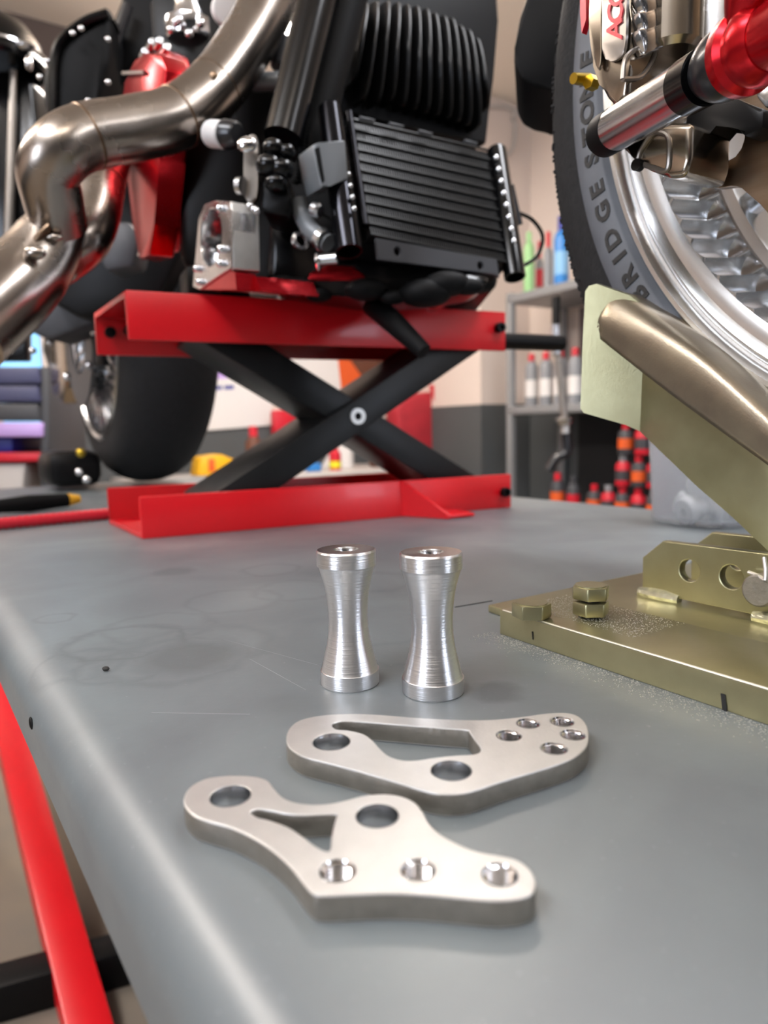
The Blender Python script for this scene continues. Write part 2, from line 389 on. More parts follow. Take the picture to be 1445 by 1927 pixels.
# ================================================================== LIFT TABLE
lt = thing('lift_table', 'grey sheet metal motorcycle lift table with stained top and red frame', 'lift table', PT(.8, .4, FZ))
R_ = 0.018; n0, n1, d0, d1, zl = 0.038, 0.78, -0.6, 1.66, -0.034
prof = [(n0+.003, zl), (n0, zl)] + [(n0+R_-R_*math.cos(a), -R_+R_*math.sin(a)) for a in [math.pi/2*i/8 for i in range(9)]]
prof += [(n1-R_+R_*math.sin(a), -R_+R_*math.cos(a)) for a in [math.pi/2*i/8 for i in range(9)]] + [(n1, zl), (n1-.003, zl)]
prof += [(n1-.003, -R_), (n1-R_, -.003), (n0+R_, -.003), (n0+.003, -R_)]
mb = MB(); mb.loft([[PT(d, n, z) for n, z in prof] for d in (d0, d1)]); deck = mb.build('deck', 'deck', lt, 25)
s1, s2 = G(856, 1143), G(926, 1131)
ex = (s2-s1).normalized(); MB().box((s1+s2)/2+Z*.0001, ((s2-s1).length, .0007, .0004), ex, Z.cross(ex), Z).build('deck_joint', 'black_matt', lt)
sl = G(84, 1355, -.016); MB().ball(PT(sl.dot(Dt), n0, -.016), .0034, (.25, 1, .8), Nt, Dt, Z).build('edge_slot', 'black_matt', lt)
for (xa, ya, xb, yb, w_) in ((470, 1240, 575, 1298, .00025), (420, 1203, 600, 1252, .0002), (285, 1341, 470, 1344, .0004), (600, 1290, 650, 1306, .0003)):
    p0, p1 = G(xa, ya), G(xb, yb); ex = (p1-p0).normalized(); MB().box((p0+p1)/2+Z*.00002, ((p1-p0).length, w_, .0001), ex, Z.cross(ex), Z).build('scratch', 'shelf', lt)
# red frame arm below the table edge
a1 = pl(-14, 1262, Nt*.15, Nt); a2 = pl(172, 1965, Nt*.15, Nt)
ax = (a2-a1).normalized(); side = Nt; up = ax.cross(side).normalized()
MB().box((a1+a2)/2+ax*.25, ((a2-a1).length*1.0+.9, .058, .06), ax, side, up, .003).build('frame_arm', 'red', lt)
b1, b2 = G(-60, 1885, FZ+.03), G(330, 1775, FZ+.03); bx = (b2-b1).normalized()
MB().box((b1+b2)/2, ((b2-b1).length*1.6, .055, .06), bx, Z.cross(bx), Z, .004).build('base_beam', 'black', lt)

# ================================================================== ALUMINIUM SPACERS
def spacer(bx, by, tx, ty, dia, label):
    c = G(bx, by); top = pl(tx, ty, c, V((0, 1, 0))); h = top.z; r = dia/2
    t = thing('spacer', label, 'spacer', c, 'hourglass aluminium spacers')
    pr = [(r*.33, .0), (r*.97, 0), (r, .0006)]
    k = h*.108; pr += [(r, k)]
    tab = [(.1085, .985), (.12, .955), (.21, .855), (.34, .722), (.47, .662), (.60, .685), (.725, .762), (.855, .915), (.882, .965), (.884, .99)]
    q = catmull([V((b, a, 0)) for a, b in tab], 5)
    pr += [(r*p.x, h*p.y) for p in q]
    pr += [(r, h*.887), (r, h-.0008), (r*.965, h)]
    MB().lathe(pr, c, Z, 96).build('body', 'alu', t, 28)
    MB().lathe([(r*.965, h), (r*.42, h), (r*.37, h-.0012), (r*.36, h-.006)], c, Z, 96).build('end_face', 'alu_face', t)
    MB().lathe([(r*.36, h-.006), (r*.35, h-.02), (r*.33, 0.0)], c, Z, 48).build('bore', 'alu_face', t)
    return t
spacer(659, 1284, 652, 1033, .0254, 'left turned aluminium hourglass spacer standing on the grey table')
spacer(815, 1300, 810, 1038, .0258, 'right turned aluminium hourglass spacer standing nearer the chock')

# ================================================================== STEEL BRACKET PLATES
TH = 0.0068
def zz(x, y): return (320+x/1.762, 1320+y/1.762)
def plate(name, label, outline, slot, holes, cat, hid):
    z = TH+.0002
    L = [G(*zz(*p), z) for p in outline]; sl = [G(*zz(*p), z) for p in slot]
    c = sum(L, V((0, 0, 0)))/len(L); base = V((c.x, c.y, 0))
    t = thing(name, label, cat, base)
    loops = [catmull(L, 5, True), catmull(sl, 4, True)]
    bores = []
    for (x, y, w, thr) in holes:
        p = G(*zz(x, y), z); a, b = G(*zz(x-w/2, y), z), G(*zz(x+w/2, y), z); r = (b-a).length/2
        loops.append(circle3(p, V((1, 0, 0)), V((0, 1, 0)), r, 48)); bores.append((p, r, thr))
    me = curve_plate(loops, V((1, 0, 0)), V((0, 1, 0)), TH, .0004)
    po = mesh_obj(me, 'plate', 'steel', t, 30); po.data.materials.append(M['cut'])
    for f in po.data.polygons:
        if abs(f.normal.z) < 0.3: f.material_index = 1
    for p, r, thr in bores:
        mbb = MB(); zt = p.z; r2 = r-.00005
        if thr:
            pr = [(r2, zt+.00005), (r2*.93, zt-.0005)]; n = 9; h = TH-.0006
            for i in range(n): zc = zt-.0005-h*i/n; pr += [(r2*.78, zc-.2*h/n), (r2*.90, zc-.7*h/n)]
            mbb.lathe(pr, (p.x, p.y, 0), Z, 40).build('threaded_bore', 'chrome', t, 20)
        else:
            pr = [(r2, zt+.00005), (r2*.985, zt-.0007), (r2*.96, zt-.0012), (r2*.965, zt-TH)]
            mbb.lathe(pr, (p.x, p.y, 0), Z, 48).build('bore', 'chrome_soft', t, 25)
    return t
plate('mounting_bracket', 'near bare steel bracket plate with three threaded holes and a triangular slot',
      [(45, 335), (60, 290), (110, 258), (180, 246), (260, 246), (318, 258), (345, 288), (375, 318), (420, 335), (480, 341), (540, 336), (590, 325), (640, 312), (700, 306), (760, 312), (810, 333), (838, 365), (858, 402), (895, 438), (955, 472), (1020, 497), (1090, 510), (1150, 525), (1195, 558), (1213, 600), (1200, 636), (1150, 655), (1080, 660), (1000, 655), (900, 645), (800, 638), (700, 636), (600, 640), (500, 643), (468, 632), (440, 600), (400, 550), (340, 495), (270, 450), (200, 418), (130, 398), (75, 376)],
      [(268, 367), (290, 357), (330, 360), (390, 372), (450, 376), (520, 373), (550, 373), (552, 380), (545, 400), (535, 445), (530, 490), (512, 494), (480, 477), (440, 447), (390, 415), (330, 393), (290, 383)],
      [(200, 313, 132, 0), (687, 378, 140, 0), (555, 560, 118, 1), (822, 557, 112, 1), (1093, 573, 118, 1)], 'bracket', 0)
plate('mounting_bracket', 'far bare steel bracket plate with five small threaded holes and a long slot',
      [(385, 120), (395, 90), (430, 62), (500, 46), (600, 40), (700, 44), (800, 52), (900, 58), (1000, 61), (1080, 59), (1170, 50), (1240, 40), (1310, 37), (1352, 48), (1380, 75), (1388, 110), (1380, 150), (1340, 185), (1280, 210), (1200, 235), (1100, 265), (1020, 292), (960, 306), (890, 306), (830, 292), (740, 264), (640, 235), (540, 208), (450, 185), (410, 165), (390, 145)],
      [(538, 78), (555, 68), (600, 65), (700, 72), (800, 80), (900, 88), (980, 94), (992, 102), (1010, 128), (1030, 158), (1010, 174), (950, 178), (880, 185), (820, 194), (770, 194), (725, 180), (695, 155), (670, 127), (640, 107), (590, 95), (550, 91)],
      [(535, 133, 122, 0), (932, 228, 134, 0), (1187, 72, 76, 1), (1300, 66, 76, 1), (1123, 112, 82, 1), (1335, 110, 80, 1), (1273, 155, 86, 1)], 'bracket', 1)

# ================================================================== SCISSOR JACK
jl, jr = G(268, 1015), G(962, 955)
ja = (jr-jl).normalized(); jb = V((-ja.y, ja.x, 0)); JL = (jr-jl).length
def J(u, b, z): return jl + ja*u + jb*b + Z*z
jack = thing('scissor_jack', 'red scissor jack with black crossed arms holding up the motorcycle', 'jack', J(JL/2, .075, 0))
BW = .155
def channel(u0, u1, z0, z1, up, skew):
    th = .005
    web = z0 if up else z1
    mb = MB()
    if up: sec = [(0, z1), (0, z0), (BW, z0), (BW, z1), (BW-th, z1), (BW-th, z0+th), (th, z0+th), (th, z1)]
    else: sec = [(0, z0), (0, z1), (BW, z1), (BW, z0), (BW-th, z0), (BW-th, z1-th), (th, z1-th), (th, z0)]
    mb.loft([[J(u+(skew*b/BW), b, z) for b, z in sec] for u in (u0, u1)])
    es = [e for e in mb.b.edges]
    bmesh.ops.bevel(mb.b, geom=es, offset=.0016, segments=2, affect='EDGES', profile=.5)
    return mb
channel(0, JL, 0, .0445, True, -.022).build('base_beam', 'red', jack)
channel(.0, JL-.008, .2035, .2525, False, -.022).build('saddle_beam', 'red', jack)
def arm(sgn, b0, b1, webtop):
    c = J(.2529, 0, .1236); ang = math.atan(.59)*sgn; ad = ja*math.cos(ang)+Z*math.sin(ang); an = -ja*math.sin(ang)+Z*math.cos(ang)
    if sgn > 0: an = an
    L_ = .205; w = .036; th = .004
    def q(l, h, b): return c+ad*l+an*h+jb*b
    s_ = 1 if webtop else -1
    sec = [(b0, -w/2*s_), (b0, w/2*s_), (b1, w/2*s_), (b1, -w/2*s_), (b1-th, -w/2*s_), (b1-th, (w/2-th)*s_), (b0+th, (w/2-th)*s_), (b0+th, -w/2*s_)]
    mb = MB(); mb.loft([[q(l, h, b) for b, h in sec] for l in (-L_, L_)])
    bmesh.ops.bevel(mb.b, geom=mb.b.edges[:], offset=.0012, segments=2, affect='EDGES', profile=.5)
    return mb
arm(1, .012, .143, True).build('arm', 'arm', jack); arm(-1, .022, .133, False).build('arm', 'arm', jack)
c = J(.2529, .012, .1236)
MB().lathe([(.0045, .0), (.0045, .003), (.0095, .003), (.0098, .0), ], c, -jb, 32).build('pivot_washer', 'steel', jack)
MB().cyl(c-jb*.0005, c-jb*.0015, .0046).build('pivot_bore', 'black_matt', jack)
for u, b, z in ((.447, 0, .2321), (.4544, 0, .0213)):
    p = J(u, b, z); x_, y_, _ = frame(-jb)
    MB().lathe([(0, .0035), (.0033, .0035), (.0033, .008), (.006, .008), (.0064, .0072), (.0064, 0)], p, -jb, 20).build('bolt', 'black', jack)
MB().lathe([(0, .008), (.006, .008), (.0065, .007), (.0065, 0)], J(-.006, .145, .229), -jb, 20).build('bolt', 'black', jack)
MB().cyl(J(.015, .008, .2321), J(.015, .147, .2321), .006).build('pivot_rod', 'black', jack)
MB().cyl(J(.03, .008, .02), J(.03, .147, .02), .006).build('pivot_rod', 'black', jack)
h0 = pl(950, 642, J(0, .07, 0), jb); 
MB().tube([h0-ja*.05, h0+ja*.10], .0115, 20).build('drive_screw', 'black', jack)
# foot gusset on the near side
tip = G(842, 978); gt = pl(753, 906, jl, jb); gb = pl(757, 972, jl, jb); gb.z = .001; e1 = pl(893, 967, (0, 0, .004), Z)
MB().prism([gt+Z*.001, gb, tip+Z*.001, tip+Z*.006, (gt+jb*.0-Z*.0)+(-jb)*.004], ja*.004).build('gusset', 'red', jack)
MB().prism([V((tip.x, tip.y, .0015)), V((e1.x, e1.y, .0015)), V((e1.x, e1.y, .0015))+jb*.045, V((tip.x, tip.y, .0015))+jb*.055], Z*.004, .0008).build('foot_tab', 'red', jack)

# ================================================================== WHEEL CHOCK
ck = thing('wheel_chock', 'yellow zinc plated steel wheel chock under the front wheel', 'wheel chock', P(.1, .39, 0))
bt = .0135
b0n = .244
MB().prism([P(.264, b0n, 0), P(-.25, b0n, 0), P(-.25, b0n+.052, 0), P(.238, b0n+.052, 0), P(.262, b0n+.028, 0)], Z*bt, .0006).build('edge_bar', 'zinc', ck)
pt = [G(918, 1140, .004), G(1207, 1080, .004)]
pa, pb = pt; d_ = (pb-pa).normalized()
c0 = G(945, 1165, .004); 
MB().prism([V((p.x, p.y, .0002)) for p in (pa, G(940, 1152, .004)+N*.004, P(-.25, b0n+.03, 0), P(-.25, .55, 0), P(.22, .55, 0), pb+d_*.10, pb)], Z*.0045, .0008).build('base_plate', 'zinc', ck)
nb = .356                                                            # near face of the pivot bracket
fl = [(1208, 1112), (1209, 1049), (1247, 1018), (1330, 1028), (1480, 1047), (1480, 1170)]
ctr = Np(1350, 1080, nb)
loops = [[Np(x, y, nb) for x, y in fl]]
for (x, y, w) in ((1297, 1074, 38), (1376, 1086, 42)):
    r = (Np(x, y+w/2*1.08, nb)-Np(x, y-w/2*1.08, nb)).length/2; loops.append(circle3(Np(x, y, nb), D, Z, r, 40))
for lp in loops[0:1]:
    for q in lp: q.z = max(q.z, .0052)
me = curve_plate(loops, -D, Z, .006, .0006); mesh_obj(me, 'pivot_bracket', 'zinc', ck, 30)
loops2 = [[p+N*.05 for p in lp] for lp in loops]
me = curve_plate(loops2, -D, Z, .006, .0006); mesh_obj(me, 'pivot_bracket', 'zinc', ck, 30)
wb = [Np(x, y, nb) for x, y in ((1204, 1108), (1228, 1113), (1250, 1118), (1278, 1126))]
for q in wb: q.z = .0065
MB().tube(wb, [.003, .0042, .0042, .0026], 10, 3).build('weld_bead', 'weld', ck)
MB().tube([P(.19, nb-.001, .0065), P(.18, nb-.001, .007), P(.16, nb-.001, .0065)], [.003, .004, .003], 10, 3).build('weld_bead', 'weld', ck)
pv = Np(1440, 1108, nb)
MB().cyl(pv-N*.008, pv+N*.06, .0085, None, 28, .001).build('pivot_pin', 'cut', ck)
cp = [Np(1409, 1077, nb-.004), Np(1425, 1083, nb-.006), Np(1440, 1092, nb-.009)]
MB().tube(cp, .0011, 8, 3).build('split_pin', 'steel', ck); MB().tube([Np(1438, 1050, nb-.004), Np(1441, 1075, nb-.008), Np(1440, 1092, nb-.009)], .0011, 8, 3).build('split_pin', 'steel', ck)
# bolts on the edge bar
def bolt_head(px, py, z, r, h, name='bolt', mt='zinc', label=None):
    p = G(px, py, z); o = MB()
    o.hexa(V((p.x, p.y, z)), Z, r, h, .35, .0008)
    o.cyl(V((p.x, p.y, z+h-.0003)), V((p.x, p.y, z+h+.0004)), r*.8, None, 24)
    return o.build(name, mt, ck)
bolt_head(1000, 1160, bt+.0002, .0100, .0072)
bp_ = G(1111, 1156, bt+.001)
MB().cyl(V((bp_.x, bp_.y, bt)), V((bp_.x, bp_.y, bt+.012)), .0048, None, 20).build('stud', 'dirt', ck)
mb = MB(); mb.hexa(V((bp_.x, bp_.y, bt+.0012)), Z, .0092, .0068, .5, .0009); mb.build('lock_nut', 'zinc', ck)
mb = MB(); mb.hexa(V((bp_.x, bp_.y, bt+.0092)), Z, .0095, .0066, .62, .0009); mb.cyl(V((bp_.x, bp_.y, bt+.0156)), V((bp_.x, bp_.y, bt+.0163)), .0075, None, 24); mb.build('bolt_head', 'zinc', ck)
# cradle: side plate, flared end flange and rolled lip
nc = .362
body = [(1206, 640), (1203, 812), (1252, 858), (1310, 914), (1380, 975), (1450, 1042), (1500, 1090), (1500, 860), (1400, 790), (1300, 700)]
MB().prism([Np(x, y, nc) for x, y in body], N*.004, .0006).build('cradle_side', 'zinc', ck)
def Fl(px, py, off): return Np(px, py, nc+off)
flg = [Fl(1211, 640, 0), Fl(1204, 812, 0), Fl(1178, 800, -.004), Fl(1098, 777, -.018), Fl(1092, 768, -.019), Fl(1096, 650, -.019), Fl(1101, 548, -.019), Fl(1108, 538, -.018), Fl(1122, 534, -.016), Fl(1185, 556, -.006), Fl(1225, 590, 0)]
MB().prism(flg, N*.004-D*.0005).build('cradle_flange', 'zinc', ck, 40)
# lip: bent strip lofted along the upper edge: rows of (near-lower edge, bend, far edge)
rows = []
for (lo, b1_, b2_, far) in (((1126, 628), (1130, 604), (1164, 560), (1235, 572)), ((1136, 640), (1150, 598), (1178, 563), (1250, 580)), ((1270, 745), (1300, 680), (1325, 660), (1372, 660)), ((1445, 872), (1460, 812), (1475, 795), (1500, 765)), ((1490, 905), (1510, 850), (1525, 835), (1550, 805))):
    l_, a_, c_, f_ = Fl(*lo, -.012), Fl(*b1_, -.013), Fl(*b2_, -.004), Fl(*far, .022)
    rows.append(catmull([l_, a_, c_, f_], 6))
rows = [list(t_) for t_ in zip(*[catmull(list(c_), 5) for c_ in zip(*rows)])]
mb = MB(); mb.loft(rows, False, False); lip = mb.build('cradle_lip', 'zinc_dark', ck, 60)
sm = lip.modifiers.new('thickness', 'SOLIDIFY'); sm.thickness = .0035; sm.offset = 0
MB().box(P(.006, b0n+.0004, bt-.0002), (.512, .0011, .0011), D, (N+Z).normalized(), (Z-N).normalized(), .0003).build('worn_edge', 'zinc_white', ck)
# marker strokes on the bar
for (x, y, h, w) in ((1362, 1322, .0065, .0018), (1002, 1196, .004, .0005)):
    p = Np(x, y, b0n-.0002); MB().box(p, (w, .0003, h), D, N, (Z+D*.15).normalized()).build('marker_stroke', 'ink', ck)

# ================================================================== MOTORCYCLE
bike = thing('motorcycle', 'black motorcycle with stainless exhaust and red covers raised on the scissor jack', 'motorcycle', P(.8, .43, .0))
# ---- front wheel
AW = math.radians(32.0)
wn = V((math.cos(AW), math.sin(AW), 0)); wu = V((-math.sin(AW), math.cos(AW), 0))
WC = V((.2731, .262, .328))
def wp(r, th, off): return WC + wn*off + (wu*math.cos(th)+Z*math.sin(th))*r
def Wf(px, py, off): return pl(px, py, WC+wn*off, wn)
fw = MB().lathe([(.2425, .006), (.2405, -.001), (.2385, -.0035), (.236, -.0035), (.2335, -.0015), (.232, .001), (.2305, .0015), (.229, 0), (.227, -.001), (.2245, .0004), (.2225, .0018), (.2215, .0018), (.219, .0022), (.2165, .003), (.214, .004)], WC, wn, 220)
fw.lathe([(.2071, .050), (.206, .051), (.200, .052), (.199, .055), (.199, .082), (.212, .085), (.226, .115), (.232, .13), (.2425, .132)], WC, wn, 160)
NP = 90; SUB = 12; offs = [.004, .0048, .0058, .007, .0085, .010, .016, .024, .032, .038, .043, .045, .047, .0485, .050]
rings = []
for of in offs:
    ring = []
    base = .214-.0069*(of-.004)/.046
    w = max(0.0, min(1.0, (of-.004)/.006, (.050-of)/.007))
    for j in range(NP*SUB):
        ph = abs(((j % SUB)+.0)/SUB*2-1)                 # 1 at ridge, 0 at groove centre
        dep = .0085*max(0.0, w*1.02-ph**2)
        ring.append(wp(base+dep, 2*math.pi*j/(NP*SUB), of))
    rings.append(ring)
fw.loft(rings, False)
front = fw.build('front_wheel', 'machined', bike, 22)
# spokes and hub
mb = MB()
for i in range(10):
    th = math.radians(-36+36*i)
    for s_ in (-1, 1):
        t0 = th+s_*math.radians(10); t1 = th+s_*math.radians(3)
        p0, p1 = wp(.203, t0, .062), wp(.06, t1, .060); ax = (p1-p0).normalized(); tg = wn.cross(ax)
        mb.box((p0+p1)/2, ((p1-p0).length, .012, .014), ax, tg, wn, .002)
mb.build('spokes', 'chrome_soft', front)
MB().lathe([(0, .04), (.03, .04), (.034, .044), (.06, .050), (.062, .075), (.02, .08)], WC, wn, 64).build('hub', 'chrome_soft', front)
mb = MB()
for i in range(20):
    th = math.radians(-44+18*i)
    for r_ in (.150, .168, .186): mb.box(wp(r_, th, .0555), (.011, .006, .004), (wp(1, th, 0)-wp(0, th, 0)), wn.cross(wp(1, th, 0)-wp(0, th, 0)), wn, .001)
mb.build('spoke_recess', 'dkgrey', front)
# tyre: side wall ring (near), tread, far side wall
TP = [(.2395, .003), (.2435, -.0025), (.2448, -.0038), (.2582, -.0038), (.266, .0002), (.268, .0018)]
MB().lathe(TP, WC, wn, 200).build('sidewall', 'side', front, 50)
TR_ = [(.268, .0018), (.277, .0028), (.290, .0085), (.3025, .0185), (.312, .033), (.318, .05), (.320, .066), (.318, .082), (.312, .099), (.3025, .1135), (.290, .1235), (.277, .1292), (.2625, .1325), (.2395, .130)]
MB().lathe(TR_, WC, wn, 240).build('tyre', 'tread', front, 50)
mb = MB()
for i in range(900):
    th = math.radians(random.uniform(-75, 30)); of = random.triangular(.012, .045, .024); r_ = .30
    for (ra, oa), (rb_, ob_) in zip(TR_[:-1], TR_[1:]):
        if oa <= of <= ob_: r_ = ra+(rb_-ra)*(of-oa)/(ob_-oa)
    mb.ball(wp(r_+.0002, th, of), random.uniform(.0006, .0015), (1.5, 1, 1), wu, wn, Z, 6)
o_ = mb.build('rubber_crumbs', 'tread', front); o_['kind'] = 'stuff'
# sidewall lettering
word = 'BRIDGESTONE'; angs = [-34.2, -30.7, -27.45, -24.3, -19.8, -16.1, -11.5, -7.8, -4.6, -1.3, 2.9]
mb = MB()
for ch, an in zip(word, angs):
    me = text_mesh(ch, .0148, .0006, .00055, 0.0)
    tb = bmesh.new(); tb.from_mesh(me); bpy.data.meshes.remove(me)
    th = math.radians(an)
    xs = [v.co.x for v in tb.verts]; cx_ = (min(xs)+max(xs))/2
    ys = [v.co.y for v in tb.verts]; cy_ = (min(ys)+max(ys))/2
    vm = {}
    for v in tb.verts:
        x, y, z = (v.co.x-cx_)*1.22, (v.co.y-cy_)*1.0, v.co.z
        r_ = .2513+y; a = th+x/.2513
        o0 = 0.0
        for (ra, oa), (rb_, ob_) in zip(TP[:-1], TP[1:]):
            if ra <= r_ <= rb_: o0 = oa+(ob_-oa)*(r_-ra)/(rb_-ra)
        vm[v.index] = mb.b.verts.new(wp(r_, a, o0-z))
    for f in tb.faces: mb.face([vm[v.index] for v in f.verts])
    tb.free()
mb.build('tyre_lettering', 'tlet', front, 40)
# ---- brake disc (wavy, with a round window and slot)
def wz(x, y): return (1245+x/7.225, 180+y/7.225)
trace = [(345, 840), (380, 760), (570, 695), (605, 745), (660, 825), (760, 905), (800, 918), (850, 912), (910, 880), (1000, 830), (1080, 720), (1120, 600), (1130, 500), (1125, 420), (1090, 330), (1020, 250), (930, 230), (830, 280), (740, 400), (640, 560), (560, 640), (400, 620)]
outer_b = [(1445, 1600), (1340, 1480), (1260, 1410), (1180, 1340), (1090, 1260), (1020, 1235), (940, 1230), (860, 1245), (780, 1255), (700, 1250), (620, 1215), (560, 1150), (480, 1050), (400, 930)]
RO = -.006
pts = [Wf(*wz(*p), RO) for p in outer_b+trace]
last = pts[-1]-WC; th_l = math.atan2(last.dot(Z), last.dot(wu)); first = pts[0]-WC; th_f = math.atan2(first.dot(Z), first.dot(wu))
rr_l = last.length; nst = 120
for i in range(1, nst):
    t = i/nst; th = th_l+(2*math.pi+th_f-th_l)*t
    r_ = .168+.006*math.cos(th*8); pts.append(wp(r_, th, RO))
ii = circle3(WC+wn*RO, wu, Z, .115, 96)
me = curve_plate([pts, ii], -wu, Z, .006, .0003); mesh_obj(me, 'brake_disc', 'rotor', bike, 30)
MB().lathe([(.118, -.004), (.118, .004), (.05, .035), (.05, .030), (.112, -.004)], WC, wn, 64, True).build('disc_carrier', 'chrome_soft', bike)
# ---- caliper
cal_f = [(1106, -40), (1106, 40), (1108, 90), (1116, 125), (1128, 160), (1140, 185), (1160, 205), (1180, 180), (1185, 120), (1188, 40), (1188, -40)]
CO = -.055
cal = MB().prism([Wf(x, y, CO) for x, y in cal_f], wn*.055, .003, 3).build('brake_caliper', 'caliper', bike)
leaf = catmull([Wf(x, y, CO-.001) for x, y in ((1118, -30), (1113, 40), (1118, 100), (1131, 134), (1136, 100), (1135, 40), (1136, -30))], 4, True)
MB().prism(leaf, -wn*.002, .0008).build('caliper_ridge', 'caliper', cal)
plq = catmull([Wf(x, y, CO-.001) for x, y in ((1139, -40), (1138, 30), (1138, 95), (1146, 114), (1160, 116), (1176, 105), (1182, 70), (1183, 20), (1184, -40))], 4, True)
MB().prism(plq, -wn*.002, .0006).build('badge_plate', 'caliper_grey', cal)
def face_text(txt, px, py, off, size, updir, rightdir, m, parent, name):
    me = text_mesh(txt, size, .0006, .0003)
    e3 = rightdir.cross(updir).normalized(); R = Matrix((rightdir.normalized(), updir.normalized(), e3)).transposed().to_4x4(); R.translation = Wf(px, py, off)
    me.transform(R); return mesh_obj(me, name, m, parent, 40)
up_ = (Wf(1140, 42, CO)-Wf(1180, 36, CO)).normalized(); rt_ = (Wf(1160, 0, CO)-Wf(1160, 70, CO)).normalized()
for ch, py in (('A', 56), ('C', 25), ('C', -6)):
    face_text(ch, 1158+(.06*(56-py)), py, CO-.0032, .0145, up_, rt_, 'letter_red', cal, 'badge_letter')
MB().prism([Wf(x, y, CO+.002) for x, y in ((1101, -20), (1101, 30), (1104, 66), (1112, 40), (1112, -20))], -wn*.004).build('side_badge', 'letter_red', cal)
# cooling ribs and piston housing on the inner side of the caliper
mb = MB()
for i in range(4):
    q0 = pl(1190, 88-i*32, Wf(1186, 60, CO), wu); q1 = pl(1236, 70-i*32, Wf(1186, 60, CO), wu)
    q0 = q0-wu*.003; q1 = q1-wu*.003; axx = (q1-q0).normalized()
    mb.box((q0+q1)/2, ((q1-q0).length, .006, .0125), axx, wu, axx.cross(wu), .002)
mb.build('cooling_rib', 'chrome', cal)
ph = pl(1262, 40, Wf(1186, 60, CO), wu)
MB().cyl(ph+Z*.09-wu*.0, ph-Z*.018, .017, None, 36, .003).build('piston_housing', 'caliper', cal)
for i in range(3):
    q = pl(1252, 60-i*30, Wf(1186, 60, CO), wu)-wu*.012; MB().box(q, (.003, .003, .009), wn, wu, Z, .0012).build('seal_mark', 'letter_red', cal)
dm = [pl(x, y, Wf(1186, 60, CO), wu)-wu*.0005 for x, y in ((1170, 150), (1175, 112), (1195, 94), (1230, 86), (1228, 110), (1205, 145))]
MB().tube(dm+[dm[0]], .0013, 8, 4).build('recess_rim', 'caliper_grey', cal)
lb = pl(1200, 180, Wf(1186, 60, CO), wu)
low = [(1150, 262), (1190, 296), (1225, 322), (1258, 336), (1288, 332), (1298, 300), (1300, 230), (1255, 230)]
MB().prism([Wf(x, y, -.046) for x, y in low], wn*.035, .003, 3).build('lower_body', 'caliper', cal)
pnl = [Wf(x, y, -.0465) for x, y in ((1200, 300), (1235, 318), (1250, 322), (1258, 310), (1258, 262), (1244, 250), (1225, 255))]
MB().tube(catmull(pnl, 3, True)+[pnl[0]], .0013, 8, 2, True, False).build('panel_rim', 'caliper_grey', cal)
pp_ = Wf(1205, 312, -.046); MB().cyl(pp_, pp_-wn*.004, .003).build('pad_pin', 'black', cal)
bn = Wf(1106, 150, -.035); MB().cyl(bn, bn-wn*.012-Z*.002, .0035, .003, 12).build('bleed_nipple', 'brass', cal)
MB().hexa(Wf(1120, 158, -.035), -wn, .004, .006).build('nipple_nut', 'brass', cal)
# ---- pin, rubber boot and red fork foot
c0, c1 = Wf(1126, 262, -.052), Wf(1425, 86, -.098); cax = (c1-c0).normalized()
LL = (c1-c0).length
def cpt(px, py):                                   # parameter of the axis point seen in pixel column px
    g = _R-_f*((px-W/2)/F); return -(c0-O).dot(g)/cax.dot(g)
tA, tB, tC, tD, tE = cpt(1160, 246), cpt(1293, 178), cpt(1328, 163), cpt(1392, 140), cpt(1428, 118)
rad = .0108
MB().lathe([(0, cpt(1128, 258)), (rad*.8, cpt(1130, 258)), (rad*1.02, cpt(1138, 256)), (rad*1.02, tA), (0, tA)], c0, cax, 40).build('pin_cap', 'black_matt', bike)
MB().lathe([(0, tA), (rad, tA), (rad*1.03, tB), (0, tB)], c0, cax, 48).build('caliper_pin', 'chrome_soft', bike)
MB().lathe([(0, tB), (rad*1.08, tB), (rad*1.08, tC), (rad*.6, tC), (rad*.6, tC+.004), (0, tC+.004)], c0, cax, 40).build('pin_collar', 'black_gloss', bike)
mid = (tC+tD)/2+.003; rb = rad*1.28
MB().lathe([(0, tC)]+[(rb*(.72+.28*math.sin(math.pi*i/10)), tC+.002+(tD-tC)*i/10) for i in range(11)]+[(0, tD+.002)], c0, cax, 40).build('rubber_boot', 'rubber', bike)
rf = rad*1.42
ff = MB().lathe([(0, tD), (rf, tD), (rf*1.02, tD+.003), (rf*1.02, tE-.006), (rf*.88, tE-.004), (rf*.86, tE-.001), (rf*.98, tE), (rf*.98, tE+.004), (rf*.8, tE+.008), (0, tE+.010)], c0, cax, 48)
ff.build('fork_foot_ring', 'red_ano', bike)
qf = catmull([V((rf*.78, tE+.004, 0)), V((rf*.78, tE+.010, 0)), V((rf*.84, tE+.02, 0)), V((rf*1.0, tE+.036, 0)), V((rf*1.2, tE+.06, 0)), V((rf*1.3, tE+.09, 0))], 6)
MB().lathe([(0, tE+.002)]+[(p.x, p.y) for p in qf]+[(0, tE+.09)], c0, cax, 64).build('fork_foot', 'red_ano', bike, 50)
MB().tube([Wf(1400, 78, -.100), Wf(1408, 30, -.102), Wf(1432, -40, -.105)], [.005, .0085, .013], 22, 5).build('fork_foot_web', 'red_ano', bike)
